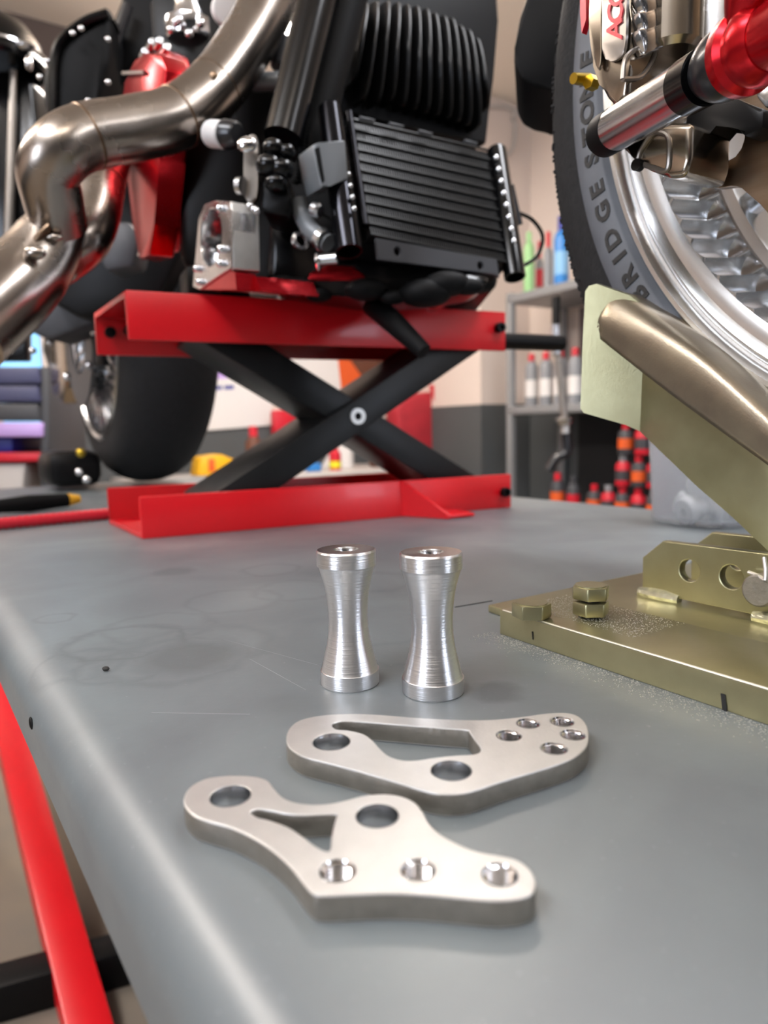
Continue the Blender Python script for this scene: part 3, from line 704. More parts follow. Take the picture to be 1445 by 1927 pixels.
# dark carrier behind the pin and the fork leg
MB().prism([Wf(x, y, -.030) for x, y in ((1285, 300), (1290, 200), (1330, 160), (1395, 190), (1437, 205), (1435, 240), (1398, 258), (1385, 232), (1345, 228), (1320, 280))], wn*.018, .002).build('caliper_carrier', 'black', bike)
MB().tube([Wf(1300, -30, -.006), Wf(1312, 60, -.006), Wf(1330, 160, -.006)], .006, 12).build('brake_line', 'black_gloss', bike)
MB().cyl(Wf(1348, -80, 0.0), Wf(1350, 170, .0), .016, None, 32).build('fork_leg', 'chrome_soft', bike)
MB().prism([Wf(x, y, -.02) for x, y in ((1418, 178), (1470, 120), (1490, 170), (1440, 205))], wn*.02, .002).build('axle_clamp', 'chrome_soft', bike)
# ---- front mudguard hanging left of the wheel
mg = [(1003, -40), (978, 30), (968, 90), (967, 120), (980, 148), (1005, 162), (1040, 168), (1100, 168), (1130, 60), (1130, -40)]
f0 = WC
rings = []
for i in range(15):
    th = math.radians(4+i*4.5); ring = []
    for j in range(13):
        ph = -1+2*j/12; of = .064+.080*ph; rr_ = .334-.018*abs(ph)**2.5
        ring.append(wp(rr_-.012*max(0, abs(ph)-.5), th, of))
    rings.append(ring)
MB().prism([Yp(x, y, .60) for x, y in mg], V((.02, .09, 0)), .004, 3).build('front_mudguard', 'black_matt', bike)

# ---- oil cooler
ct, cb_ = .622, .575
TL, TR2, BL, BR = Dp(650, 224, ct), Dp(932, 288, ct), Dp(693, 442, cb_), Dp(962, 497, cb_)
def cq(s_, t_, off=0.0):
    p = (TL*(1-s_)+TR2*s_)*(1-t_)+(BL*(1-s_)+BR*s_)*t_; return p-D*off
exc = (TR2-TL).normalized(); eyc = (BL-TL).normalized(); ezc = exc.cross(eyc).normalized()
if ezc.dot(D) > 0: ezc = -ezc
oc = MB().prism([cq(0, 0)-ezc*.012, cq(1, 0)-ezc*.012, cq(1, 1)-ezc*.012, cq(0, 1)-ezc*.012], -ezc*.025).build('oil_cooler', 'black_matt', bike)
mb = MB(); NR = 11
for i in range(NR):
    t0, t1 = (i+.06)/NR, (i+.90)/NR
    pts_ = [cq(0.02, t0), cq(1, t0), cq(1, t1), cq(0.02, t1)]
    for k in range(64):
        s0, s1_ = k/64, (k+.55)/64
        mb.prism([cq(.02+.96*s0, t0), cq(.02+.96*s1_, t0), cq(.02+.96*s1_, t1), cq(.02+.96*s0, t1)], -ezc*.012)
mb.build('cooling_fins', 'black_fin', oc, 30)
mb = MB()
for i in range(NR+1):
    t0 = (i-.05)/NR; mb.tube([cq(.01, t0)+ezc*.001, cq(.99, t0)+ezc*.001], .0014, 8)
mb.build('cooler_tubes', 'black_fin', oc)
tk0, tk1 = Dp(620, 203, ct-.004), Dp(657, 474, cb_-.006); ta = (tk1-tk0).normalized(); tl_ = (tk1-tk0).length
MB().lathe([(0, 0), (.0095, 0), (.0115, .002), (.0125, tl_), (.0105, tl_), (.0105, tl_-.012), (0, tl_-.012)], tk0, ta, 36).build('header_tube', 'chrome_black', oc)
MB().cyl(tk0+exc*.022, tk1+exc*.022-ta*.03, .0035, None, 16).build('header_edge', 'chrome_black', oc)
k0, k1 = Dp(934, 282, ct-.002), Dp(969, 522, cb_-.004); ka = (k1-k0).normalized(); kl = (k1-k0).length
MB().lathe([(0, 0), (.010, 0), (.011, .002), (.0118, kl), (.010, kl), (.010, kl-.01), (0, kl-.01)], k0, ka, 36).build('header_tube', 'black_gloss', oc)
for i in range(8):
    t = i/7; px, py = 933+33*t, 297+157*t; q = Dp(px, py, ct-.047*t*.75-.014); MB().ball(q, .0034, (1, 1, 1)).build('cap_screw', 'chrome', oc)
    q2 = Dp(641+25*t, 243+150*t, ct-.047*t-.012); 
    if i > 2: MB().ball(q2, .0026, (1, 1, 1)).build('cap_screw', 'chrome_soft', oc)
MB().prism([Dp(x, y, ct-.046) for x, y in ((588, 272), (600, 268), (650, 262), (656, 338), (620, 346), (604, 355), (597, 320))], D*.03, .002).build('cooler_clip', 'grey_clip', oc)
MB().prism([Dp(x, y, ct-.0465) for x, y in ((592, 280), (601, 276), (611, 340), (606, 346))], D*.001).build('clip_slot', 'black_matt', oc)
me = curve_plate([[Dp(x, y, cb_-.006) for x, y in ((708, 448), (935, 488), (940, 522), (930, 516), (712, 488))], circle3(Dp(748, 473, cb_-.006), N, Z, .0042, 20), circle3(Dp(904, 500, cb_-.006), N, Z, .0042, 20)], N, Z, .004, .0006)
mesh_obj(me, 'cooler_bracket', 'dkgrey', oc)
for i, (x, y) in enumerate(((690, 225), (745, 236), (800, 250), (885, 268))):
    MB().box(Dp(x, y, ct-.01), (.018, .004, .003), exc, D, Z, .001).build('mounting_tab', 'dkgrey', oc)
MB().tube([Dp(975, 400, .60), Dp(1003, 415, .60), Dp(1021, 445, .60), Dp(1012, 480, .60), Dp(990, 497, .60), Dp(978, 500, .60)], .0022, 8).build('cooler_wire', 'black_matt', oc)
MB().cyl(Dp(958, 350, .60), Dp(975, 425, .60), .0055, None, 14).build('cooler_stay', 'black_gloss', oc)

# ---- finned front cylinder
FD = .665
def z3(x, y): return (580+x/3.01, y/3.01)
fin = [((330, 25), (310, 200), (265, 440)), ((385, 15), (380, 200), (325, 535)), ((450, 15), (445, 200), (405, 545)), ((510, 25), (505, 250), (480, 545)), ((565, 35), (570, 250), (548, 570)), ((620, 45), (632, 300), (615, 590)), ((675, 60), (690, 300), (680, 610)), ((722, 85), (748, 350), (742, 625)), ((775, 100), (805, 350), (805, 640)), ((820, 115), (858, 370), (860, 660)), ((868, 155), (912, 400), (915, 680)), ((915, 180), (960, 430), (970, 695)), ((960, 225), (1005, 440), (1018, 600))]
mb = MB()
for a_, b_, c_ in fin:
    p0, p1, p2 = Dp(*z3(*a_), FD+.012), Dp(*z3(*b_), FD-.012), Dp(*z3(*c_), FD+.006)
    path = catmull([p0+D*.02, p0, p1, p2, p2+D*.02], 6); r = .0021
    rings = []
    for i, p in enumerate(path):
        rings.append([p+N*r+D*.035, p+N*r, p+N*r*.7-D*r*.8, p-D*r*1.1, p-N*r*.7-D*r*.8, p-N*r, p-N*r+D*.035])
    mb.loft(rings)
body_ = [(628, 22), (700, -30), (935, -30), (937, 40), (928, 150), (916, 272), (880, 262), (760, 236), (650, 215), (612, 195)]
fc = mb.build('cylinder_fins', 'black_fin', bike, 50)
MB().prism([Dp(x, y, FD+.03) for x, y in body_], D*.12, .004).build('front_cylinder', 'black_matt', bike)
lp = [Dp(*z3(x, y), FD+dd) for x, y, dd in ((205, 60, .02), (290, 40, .012), (300, 110, .006), (295, 250, .002), (262, 440, .006), (250, 480, .012), (165, 520, .02), (130, 420, .02))]
MB().prism(lp, D*.02, .002).build('cylinder_cheek', 'black_fin', bike)
# ---- frame tubes
t0, t1 = Yp(606, -40, .73), Yp(533, 262, .69)
MB().tube([t0, t1], .0185, 32).build('frame_downtube', 'black_gloss', bike)
MB().tube([Yp(663, -40, .76), Yp(575, 300, .74)], .020, 24).build('frame_downtube', 'black_matt', bike)
MB().tube([Yp(475, 155, .80), Yp(540, 152, .80)], .0095, 20).build('engine_stay', 'grey_clip', bike)
MB().cyl(Yp(535, 75, .82), Yp(532, 130, .82), .014, None, 24, .002).build('chrome_sleeve', 'dkgrey', bike)
mb = MB()
for x, y, rr_ in ((514, 278, .010), (540, 285, .008), (507, 312, .013), (530, 318, .012), (520, 345, .011)): mb.ball(Yp(x, y, .665), rr_, (1, 1, .8))
mb.build('frame_lug', 'black_gloss', bike)
MB().prism([Yp(x, y, .67) for x, y in ((488, 330), (545, 330), (548, 370), (545, 410), (490, 400))], V((0, .06, 0)), .006).build('engine_mount', 'black', bike)
mb = MB()
for i in range(18): mb.lathe([(.0040, 0), (.0052, .001), (.0040, .002)], Yp(575-16*(i/17)**1.3, 225+115*i/17, .70), (Yp(555, 345, .70)-Yp(575, 225, .70)).normalized(), 14)
mb.tube([Yp(575, 225, .70), Yp(566, 290, .70), Yp(555, 345, .70)], .0040, 12); mb.build('corrugated_conduit', 'black_matt', bike)
# ---- crankcase masses
MB().prism([Yp(x, y, .82) for x, y in ((335, 230), (420, 200), (520, 140), (640, 60), (660, 300), (700, 450), (940, 500), (938, 545), (860, 560), (640, 566), (470, 545), (380, 535), (335, 490))], V((.0, .30, 0)), .012, 3).build('crankcase', 'black', bike)
MB().prism([Yp(x, y, .74) for x, y in ((505, 400), (560, 360), (690, 470), (760, 480), (930, 520), (900, 545), (830, 556), (700, 562), (560, 552), (500, 545))], V((0, .08, 0)), .010, 3).build('oil_pan', 'black_gloss', bike)
MB().prism([Yp(x, y, .735) for x, y in ((575, 528), (585, 510), (620, 497), (665, 500), (690, 520), (680, 528))], V((0, .02, 0)), .003).build('pan_badge', 'red_ano', bike)  # red reflection on the oil pan, put in as a coloured piece
MB().prism([Yp(x, y, .745) for x, y in ((722, 492), (745, 508), (780, 514), (812, 508), (760, 494))], V((0, .02, 0)), .002).build('pan_cover', 'steel', bike)
mb = MB()
for x, y, s_ in ((560, 540, .013), (530, 535, .012), (740, 560, .010), (800, 552, .02), (840, 535, .018), (880, 540, .012), (600, 555, .01), (690, 545, .016), (640, 470, .014)): mb.ball(Yp(x, y, .72), s_, (1.4, 1, .7))
mb.build('lower_fittings', 'black_matt', bike)
MB().tube([Yp(702, 574, .80), Yp(735, 602, .735), Yp(770, 635, .715), Yp(798, 662, .705)], [.013, .012, .010, .0085], 18).build('side_stand', 'black_matt', bike)
MB().prism([Yp(x, y, .80) for x, y in ((800, 575), (830, 548), (860, 545), (850, 565), (815, 582))], V((0, .03, 0)), .003).build('red_lever', 'red_ano', bike)
# frame rail resting on the jack saddle
for u, b in ((.10, .05), (.36, .05)):
    p = J(u, b, .2525); MB().box(p+Z*.018, (.07, .05, .034), ja, jb, Z, .006).build('frame_rail_pad', 'black', bike)
MB().prism([Np(x, y, .252) for x, y in ((375, 545), (430, 508), (442, 512), (445, 545))], N*.02).build('red_spacer_plate', 'red_ano', bike)
MB().prism([Np(x, y, .27) for x, y in ((405, 546), (480, 520), (492, 548))], N*.06).build('red_mount_block', 'red_ano', bike)
# ---- alloy mount with round bore
am = [(362, 540), (368, 470), (373, 410), (384, 384), (405, 376), (432, 378), (436, 400), (437, 505), (425, 512), (390, 535), (376, 546)]
mn = .25
lo_ = [[Np(x, y, mn) for x, y in am]]
bc = Np(396, 447, mn); rr_ = (Np(396, 393, mn)-Np(396, 503, mn)).length/2*.95
dz = (Np(376, 447, mn)-Np(418, 447, mn)).length/2*.95
lo_.append([bc+D*(dz*math.cos(2*math.pi*i/40))+Z*(rr_*math.sin(2*math.pi*i/40)) for i in range(40)])
me = curve_plate(lo_, -D, Z, .024, .0015); alm = mesh_obj(me, 'alloy_mount', 'chrome_soft', bike, 30)
MB().prism([Np(x, y, mn+.001) for x, y in ((432, 380), (437, 380), (440, 505), (436, 510))], N*.026, .001).build('mount_edge', 'steel', alm)
for x, y in ((413, 392), (416, 468), (414, 495), (375, 530), (370, 505)): MB().ball(Np(x, y, mn-.002), .004).build('mount_screw', 'chrome', alm)
for x, y in ((470, 388), (478, 394), (483, 397)): MB().ball(Yp(x, y, .66), .0035).build('bright_screw', 'chrome', bike)
# ---- chrome link and plug
pil = catmull([Yp(x, y, .665) for x, y in ((458, 340), (459, 285), (466, 256), (476, 252), (484, 262), (485, 310), (484, 360), (476, 381), (465, 378), (458, 362))], 4, True)
lk = MB().prism(pil, V((0, .012, 0)), .002).build('engine_link', 'caliper_grey', bike)
MB().cyl(Yp(449, 350, .662), Yp(458, 350, .66), .008, None, 20).build('link_bolt', 'chrome_soft', lk)
MB().ball(Yp(465, 272, .655), .007, (1.3, .6, 1)).build('link_bolt', 'chrome', lk)
MB().cyl(Yp(398, 252, .72), Yp(424, 254, .70), .0125, None, 28, .002).build('sensor_plug', 'white', bike)
MB().cyl(Yp(424, 254, .70), Yp(448, 252, .69), .0135, .011, 28, .002).build('sensor_body', 'rubber', bike)
# ---- grey hose and clamp
MB().tube([Yp(560, 375, .69), Yp(568, 405, .69), Yp(588, 436, .68), Yp(618, 458, .67)], .0085, 18).build('breather_hose', 'grey_clip', bike)
MB().lathe([(.0088, 0), (.0102, .001), (.0102, .007), (.0088, .008)], Yp(600, 447, .672), (Yp(618, 458, .67)-Yp(588, 436, .68)).normalized(), 24).build('hose_clamp', 'chrome_soft', bike)
MB().cyl(Yp(594, 490, .665), Yp(636, 486, .66), .0052, None, 16, .001).build('clamp_screw', 'chrome_soft', bike)
MB().cyl(Yp(594, 494, .664), Yp(601, 493, .664), .0085, None, 16, .001).build('clamp_screw_head', 'chrome', bike)
MB().lathe([(.006, 0), (.009, .001), (.009, .005), (.006, .006)], Yp(563, 455, .70), V((.5, -.85, .1)), 20).build('drain_ring', 'chrome_soft', bike)
MB().cyl(Yp(588, 392, .675), Yp(603, 398, .67), .007, None, 16, .002).build('oil_banjo', 'chrome_soft', bike)
# ---- red cam cover, layered
def camc(pts_, n_, th, name, m='red_ano'):
    return MB().prism([Np(x, y, n_) for x, y in pts_], N*th, .003, 2).build(name, m, bike)
camc([(228, 195), (235, 150), (252, 112), (276, 100), (300, 100), (312, 130), (300, 300), (290, 420), (282, 480), (262, 488), (248, 420), (236, 300)], .235, .028, 'cam_cover')
camc([(262, 130), (285, 100), (305, 92), (318, 100), (330, 150), (328, 300), (320, 400), (305, 470), (290, 482), (270, 440), (262, 300)], .262, .022, 'cam_cover_inner')
for x, y in ((283, 86), (297, 84), (310, 96), (313, 356), (298, 460), (266, 478), (270, 103), (307, 135), (277, 170), (256, 135)):
    p = Np(x, y, .25); MB().cyl(p+D*.006, p-D*.010, .0042, None, 14, .001).build('cover_screw', 'chrome_soft' if y not in (135, 170) else 'red_ano', bike)
MB().tube([Np(232, 138, .232), Np(272, 136, .232)], .0022, 8).build('pushrod_clip', 'chrome_soft', bike)
# ---- chrome tappet block
MB().lathe([(0, 0), (.028, 0), (.03, .004), (.03, .022), (.022, .027), (.017, .04), (.018, .06), (.026, .085), (.028, .10), (0, .10)], Yp(358, 82, .92), Z, 40).build('tappet_block', 'chrome', bike)
for x, y in ((331, 42), (337, 38), (322, 56), (356, 64), (378, 44)): MB().ball(Yp(x, y, .88), .005).build('tappet_screw', 'chrome', bike)
MB().cyl(Yp(424, 20, .84), Yp(428, 17, .82), .016, None, 28, .002).build('plug_cap', 'white', bike)
MB().box(Yp(370, 130, .95), (.09, .08, .14), V((1, 0, 0)), V((0, 1, 0)), Z, .01).build('crankcase_top', 'black', bike)
# ---- exhaust
ex1 = [(530, -60, .82, .0285), (505, 5, .805, .0285), (462, 85, .785, .0285), (405, 165, .755, .0285), (335, 220, .725, .0285), (250, 243, .70, .0285), (165, 258, .675, .0282), (115, 285, .66, .028), (92, 325, .665, .0275), (100, 375, .68, .027), (112, 425, .70, .026)]
e1 = MB().tube([Yp(a, b, y) for a, b, y, r in ex1], [r for *_, r in ex1], 48, 10).build('exhaust_header', 'exh', bike, 60)
ex2 = [(215, 250, .92, .026), (200, 300, .84, .0265), (186, 350, .79, .0265), (176, 405, .765, .0265), (155, 450, .745, .0265), (118, 480, .735, .0265), (80, 500, .725, .028)]
e2 = MB().tube([Yp(a, b, y) for a, b, y, r in ex2], [r for *_, r in ex2], 48, 8).build('exhaust_header', 'exh', bike, 60)
ex3 = [(118, 405, .71, .024), (92, 455, .705, .031), (55, 510, .69, .036), (5, 560, .665, .0385), (-70, 625, .63, .039)]
e3 = MB().tube([Yp(a, b, y) for a, b, y, r in ex3], [r for *_, r in ex3], 48, 8).build('exhaust_collector', 'exh', bike, 60)
def ring_at(par, path, i, rm=1.012, w=.0018):
    a, b, y, r = path[i]; p = Yp(a, b, y); q = Yp(*path[i+1][:3])-Yp(*path[i-1][:3]); q.normalize()
    MB().lathe([(r*rm-.001, -w), (r*rm, -w*.4), (r*rm, w*.4), (r*rm-.001, w)], p, q, 48).build('weld_bead', 'exh_weld', par)
ring_at(e1, ex1, 3, 1.008); ring_at(e1, ex1, 4, 1.02, .002); ring_at(e1, ex1, 6, 1.02, .002); ring_at(e2, ex2, 2, 1.02, .002)
MB().ball(Yp(402, 142, .722), .004, (1, .4, 1)).build('burn_mark', 'exh_weld', e1)
MB().box(Yp(80, 440, .67), (.022, .008, .008), (Yp(100, 425, .67)-Yp(65, 458, .67)).normalized(), V((0, 1, 0)), Z, .003).build('collector_tab', 'exh_weld', e3)
MB().ball(Yp(66, 476, .655), .008, (1.3, .7, .8)).build('collector_boss', 'exh', e3)
MB().ball(Yp(100, 447, .675), .005, (1.8, 1, .8)).build('collector_boss', 'exh', e3)
# ---- bodywork at left: leg fairing, saddlebag
MB().prism([Yp(x, y, 1.05) for x, y in ((76, 150), (84, 110), (100, 78), (130, 54), (170, 32), (203, 12), (210, 25), (205, 120), (180, 190), (170, 230), (95, 235), (80, 200))], V((-.02, .16, 0)), .014, 4).build('leg_fairing', 'black_matt', bike)
MB().tube([Yp(x, y, 1.045) for x, y in ((203, 24), (160, 40), (118, 72), (102, 110), (99, 190), (98, 240))], .006, 10).build('fairing_bead', 'black_gloss', bike)
MB().prism([Yp(x, y, 1.12) for x, y in ((212, 28), (235, -30), (340, -30), (330, 60), (262, 100), (228, 140), (190, 225), (178, 190))], V((0, .2, 0)), .012, 3).build('fuel_tank_base', 'black_matt', bike)
MB().tube([Yp(x, y, 1.10) for x, y in ((240, 10), (215, 90), (192, 190))], .008, 10).build('cable', 'rubber', bike)
for x, y in ((153, 54), (137, 63), (88, 115), (75, 145), (203, 74), (166, 190), (203, 155)): MB().ball(Yp(x, y, 1.03), .004).build('fairing_screw', 'chrome', bike)
sb = MB().lathe([(0, .085), (.03, .08), (.06, .06), (.08, .03), (.088, 0), (.09, -.012), (.085, -.02), (0, -.02)], Yp(-5, 112, 1.45), Z, 48).build('saddlebag_lid', 'black_gloss', bike)
MB().lathe([(.089, 0), (.091, .002), (.091, .006), (.088, .008)], Yp(-5, 112, 1.45), Z, 48).build('lid_trim', 'chrome', sb)
MB().ball(Yp(48, 88, 1.40), .014, (1.4, 1, .6)).build('lid_latch', 'chrome_soft', sb); MB().ball(Yp(54, 119, 1.38), .009, (.7, 1, 1.5)).build('lid_latch', 'chrome', sb)
MB().prism([Yp(x, y, 1.46) for x, y in ((-60, 128), (40, 128), (62, 150), (78, 330), (70, 480), (40, 560), (-60, 560))], V((0, .25, 0)), .015, 3).build('saddlebag', 'black_gloss', bike)
MB().tube([Yp(25, 132, 1.44), Yp(22, 250, 1.44), Yp(18, 400, 1.44), Yp(14, 520, 1.44)], [.006, .007, .009, .009], 12).build('saddlebag_trim', 'caliper_grey', bike)
MB().prism([Yp(x, y, 1.2) for x, y in ((88, 240), (330, 200), (340, 470), (300, 560), (150, 600), (80, 560))], V((0, .30, 0)), .01).build('gearbox', 'black', bike)
MB().prism([Yp(x, y, 1.05) for x, y in ((205, 420), (240, 415), (262, 440), (250, 500), (200, 510), (185, 480))], V((0, .06, 0)), .006).build('gearbox_cover', 'dkgrey', bike)
# ---- rear wheel and what surrounds it
RC = P(1.55, .395, .318); rn, ru = N, D
MB().lathe([(.20, -.088), (.235, -.090), (.262, -.086), (.285, -.072), (.303, -.047), (.311, -.02), (.312, 0), (.311, .02), (.303, .047), (.285, .072), (.262, .086), (.235, .09), (.20, .088)], RC, rn, 120).build('rear_wheel', 'tread', bike, 50)
rw = [o for o in bike.children if o.name.startswith('rear_wheel')][0]
MB().lathe([(.222, -.090), (.216, -.094), (.21, -.088), (.20, -.075), (.195, -.045), (.18, -.04), (.05, -.03), (.04, -.05), (0, -.05)], RC, rn, 96).build('rear_rim', 'machined', rw)
mb = MB()
for i in range(40):
    th = 2*math.pi*i/40; e = ru*math.cos(th)+Z*math.sin(th); mb.box(RC+e*.165-rn*.067, (.07, .008, .045), e, rn.cross(e), rn, .002)
mb.build('rear_rim_ribs', 'chrome_soft', rw)
MB().lathe([(.085, -.115), (.15, -.115), (.15, -.12), (.085, -.12)], RC, rn, 72, True).build('rear_brake_disc', 'dkgrey', bike)
MB().prism([Np(x, y, .33) for x, y in ((85, 600), (190, 590), (195, 690), (160, 700), (150, 740), (100, 720), (80, 660))], N*.03, .006).build('swingarm', 'black', bike)
MB().prism([Np(x, y, .32) for x, y in ((92, 640), (118, 640), (125, 700), (118, 760), (98, 740))], N*.04, .006).build('rear_caliper', 'caliper', bike)
MB().prism([Yp(x, y, 1.25) for x, y in ((0, 600), (90, 565), (200, 540), (250, 560), (200, 600), (90, 640))], V((0, .1, 0)), .01).build('exhaust_mount', 'dkgrey', bike)
for x, y, rr_, m_ in ((92, 608, .012, 'chrome'), (88, 625, .013, 'chrome'), (126, 709, .010, 'chrome'), (152, 852, .011, 'brass'), (149, 888, .009, 'chrome'), (163, 902, .010, 'chrome'), (176, 624, .009, 'chrome'), (62, 660, .008, 'chrome_soft'), (167, 688, .010, 'chrome_soft'), (94, 645, .008, 'chrome_soft'), (160, 575, .008, 'chrome_soft'), (118, 560, .014, 'grey_clip')):
    yy = 1.30
    MB().ball(Yp(x, y, yy), rr_*.8, (1, 1, 1)).build('axle_nut', m_, bike)
MB().box(Yp(130, 880, 1.42), (.16, .10, .07), D, N, Z, .02).build('rear_stand_foot', 'black', bike)

# ================================================================== LOOSE THINGS ON THE TABLE
r0, r1 = G(-40, 992, .006), G(222, 968, .006); rx = (r1-r0).normalized()
t = thing('ribbed_bar', 'pinkish red ribbed bar lying left of the scissor jack', 'bar', G(110, 982))
mb = MB(); L_ = (r1-r0).length
pr = [(0, 0)]
for i in range(26): z_ = .01+i*.0075; pr += [(.0068, z_), (.0075, z_+.003), (.0068, z_+.006)]
pr += [(.0068, L_), (0, L_)]
for q in (r0, r1): q.z = .0078
mb.lathe(pr, r0, (r1-r0).normalized(), 24); mb.build('bar', 'redp', t)
t = thing('pry_tool', 'black handled tool with yellow tip behind the red ribbed bar', 'tool', G(80, 962))
q0, q1 = G(-20, 972, .0), G(128, 957, 0); 
for q in (q0, q1): q.z = .013
MB().tube([q0, q0*.5+q1*.5, q1], [.009, .0125, .010], 18).build('handle', 'black_matt', t)
MB().tube([q1, q1+(q1-q0).normalized()*.018], [.0102, .006], 18).build('tip', 'yellow', t)
MB().tube([q0, q0+(q0-q1).normalized()*.02], [.0105, .009], 18).build('collar', 'yellow', t)

# clear tub with white fittings
tb = G(1338, 1000); 
def tubshape(z, s_): 
    w = .062*s_; dd = .05*s_; out = []
    for i in range(40):
        a = 2*math.pi*i/40; ca, sa = math.cos(a), math.sin(a)
        out.append((V((tb.x+.01, tb.y+.055, 0))+N*.032)+N*(math.copysign(abs(ca)**.5, ca)*w)+D*(math.copysign(abs(sa)**.5, sa)*dd)+Z*z)
    return out
mb = MB(); mb.loft([tubshape(.001, .93), tubshape(.004, .97), tubshape(.10, 1.06), tubshape(.10, 1.04), tubshape(.006, .94)], True)
tag(rebase(mb.build('plastic_tub', 'plaster', None, 40), (V((tb.x+.01, tb.y+.055, 0))+N*.032)), 'translucent plastic tub on the table behind the chock', 'tub')
cc = (V((tb.x+.01, tb.y+.055, 0))+N*.032)
def fitting(off, rot, label):
    p = cc+off; o = MB()
    x = V((math.cos(rot), math.sin(rot), .3)).normalized()
    o.lathe([(.004, -.014), (.013, -.014), (.014, -.012), (.014, -.006), (.010, -.004), (.010, .01), (.012, .012), (.012, .014), (.004, .014)], p, x, 24, True)
    ob = o.build('pipe_fitting', 'white'); rebase(ob, p); tag(ob, label, 'fitting', 'white plastic fittings inside the clear tub')
    return ob
FL = 'white plastic fitting lying inside the translucent tub'
for off, rot in ((V((-.03, -.02, .018)), .3), (V((.0, -.022, .016)), 1.8), (V((.025, -.015, .018)), .9), (V((-.02, .012, .018)), 2.4), (V((.015, .015, .02)), 1.2), (V((-.02, -.015, .046)), 1.0), (V((.012, -.008, .045)), .1)):
    fitting(off, rot, FL)
# crumbs
for px, py in ((199, 1258),):
    p = G(px, py, .0012); o = MB().ball(p, .0014, (1.3, 1, .8), seg=8).build('crumb', 'dirt'); rebase(o, V((p.x, p.y, 0))); tag(o, 'tiny dark crumb on the grey table near its left edge', 'crumb')
mb = MB()
for i in range(2600):
    d_ = random.uniform(-.05, .27); n_ = b0n-abs(random.gauss(0, .007))-.0003; r = random.uniform(.00008, .00024)
    mb.box(P(d_, n_, r*.6), (r*2, r*1.5, r*1.2), D, N, Z)
for i in range(1500):
    d_ = random.uniform(.19, .262); n_ = b0n+random.uniform(.012, .05); r = random.uniform(.00008, .00022)
    mb.box(P(d_, n_, bt+.0004), (r*2, r*1.5, r*1.2), D, N, Z)
o = mb.build('metal_filings', 'steel'); o['kind'] = 'stuff'; tag(o, 'grey metal filings scattered along the zinc edge bar', 'filings')

# ================================================================== BACKGROUND
# --- storage rack along the right wall
post = Yp(957, 640, 3.35); pn_, pd_ = post.dot(N), post.dot(D)
z1_ = pl(957, 556, post, V((0, 1, 0))).z; z2_ = pl(957, 766, post, V((0, 1, 0))).z
rk = thing('storage_rack', 'grey steel storage rack with bottles against the right wall', 'rack', P(pd_-.8, pn_+.2, FZ))
rd0, rd1, rn0, rn1 = pd_-1.5, pd_+.02, pn_, min(pn_+.42, RN1-.02)
for dd, nn in ((rd1-.02, rn0+.015), (rd1-.02, rn1-.015), (rd0, rn0+.015), (rd0, rn1-.015)):
    MB().box(P(dd, nn, (FZ+z1_)/2+.0), (.035, .03, z1_-FZ+.02), D, N, Z, .002).build('post', 'shelf', rk)
for z_ in (z1_, z2_, -.29):
    MB().box(P((rd0+rd1)/2, (rn0+rn1)/2, z_-.018), (rd1-rd0, rn1-rn0, .036), D, N, Z, .003).build('shelf', 'shelf', rk)
MB().box(P((rd0+rd1)/2-.06, rn1-.006, (z1_+z2_)/2-.02), (rd1-rd0-.12, .008, z1_-z2_-.05), D, N, Z).build('back_panel', 'shelf_back2', rk)
MB().box(P((rd0+rd1)/2-.06, rn1-.006, (z2_-.4)/2), (rd1-rd0-.12, .008, z2_+.34), D, N, Z).build('back_panel', 'shelf_back', rk)
def onshelf(px, z_, n_):                    # point at height z_ on plane n=n_ under pixel column px
    r = ray(px, 800); t = (N*n_-O).dot(N)/r.dot(N); p = O+r*t; return V((p.x, p.y, z_+.001))
def bottle(px, z_, n_, w, h, mbody, mcap, label, cat='bottle', cap=.22, lab_m=None, group=None):
    p = onshelf(px, z_, n_); t = thing('bottle', label, cat, p, group); r = w/2
    MB().lathe([(0, 0), (r*.95, 0), (r, .006), (r, h*(1-cap)*.85), (r*.8, h*(1-cap)*.95), (r*.42, h*(1-cap)), (0, h*(1-cap))], p, Z, 24).build('body', mbody, t)
    MB().lathe([(0, h*(1-cap)), (r*.5, h*(1-cap)), (r*.5, h*.98), (r*.4, h), (0, h)], p, Z, 20).build('cap', mcap, t)
    if lab_m: MB().lathe([(r*1.01, h*.18), (r*1.01, h*.5)], p, Z, 24).build('label_band', lab_m, t)
    return t
ns = pn_+.12
bottle(995, z1_, ns-.02, .05, .29, 'green', 'green', 'tall pale green bottle at the end of the top shelf', cap=.15)
bottle(1014, z1_, ns+.06, .036, .26, 'greyb', 'redp', 'grey spray bottle with red cap beside the green bottle', cap=.3, lab_m='redp')
bottle(1030, z1_, ns, .042, .27, 'greyb', 'redp', 'grey bottle with dark red cap between red and blue ones', cap=.26)
bottle(1054, z1_, ns-.02, .066, .31, 'blue', 'navy', 'blue spray can on the top shelf beside the front tyre', cap=.2, lab_m='ltblue')
for i, px in enumerate((1000, 1027, 1054, 1081)):
    bottle(px, z2_, ns, .062, .25, 'greyb', 'redp', 'grey oil bottle with red cap, %s on the middle shelf' % ['leftmost', 'second from left', 'third from left', 'rightmost'][i], cap=.14, lab_m='white', group='grey oil bottles on the middle shelf')
bottle(1050, -.29, ns-.05, .066, .17, 'dkgrey', 'redp', 'dark oil can with orange band low on the rack', lab_m='orange', cap=.2)
bottle(1080, -.29, ns-.05, .060, .16, 'dkgrey', 'dkgrey', 'dark oil can with red band beside the orange banded one', lab_m='redp', cap=.2)
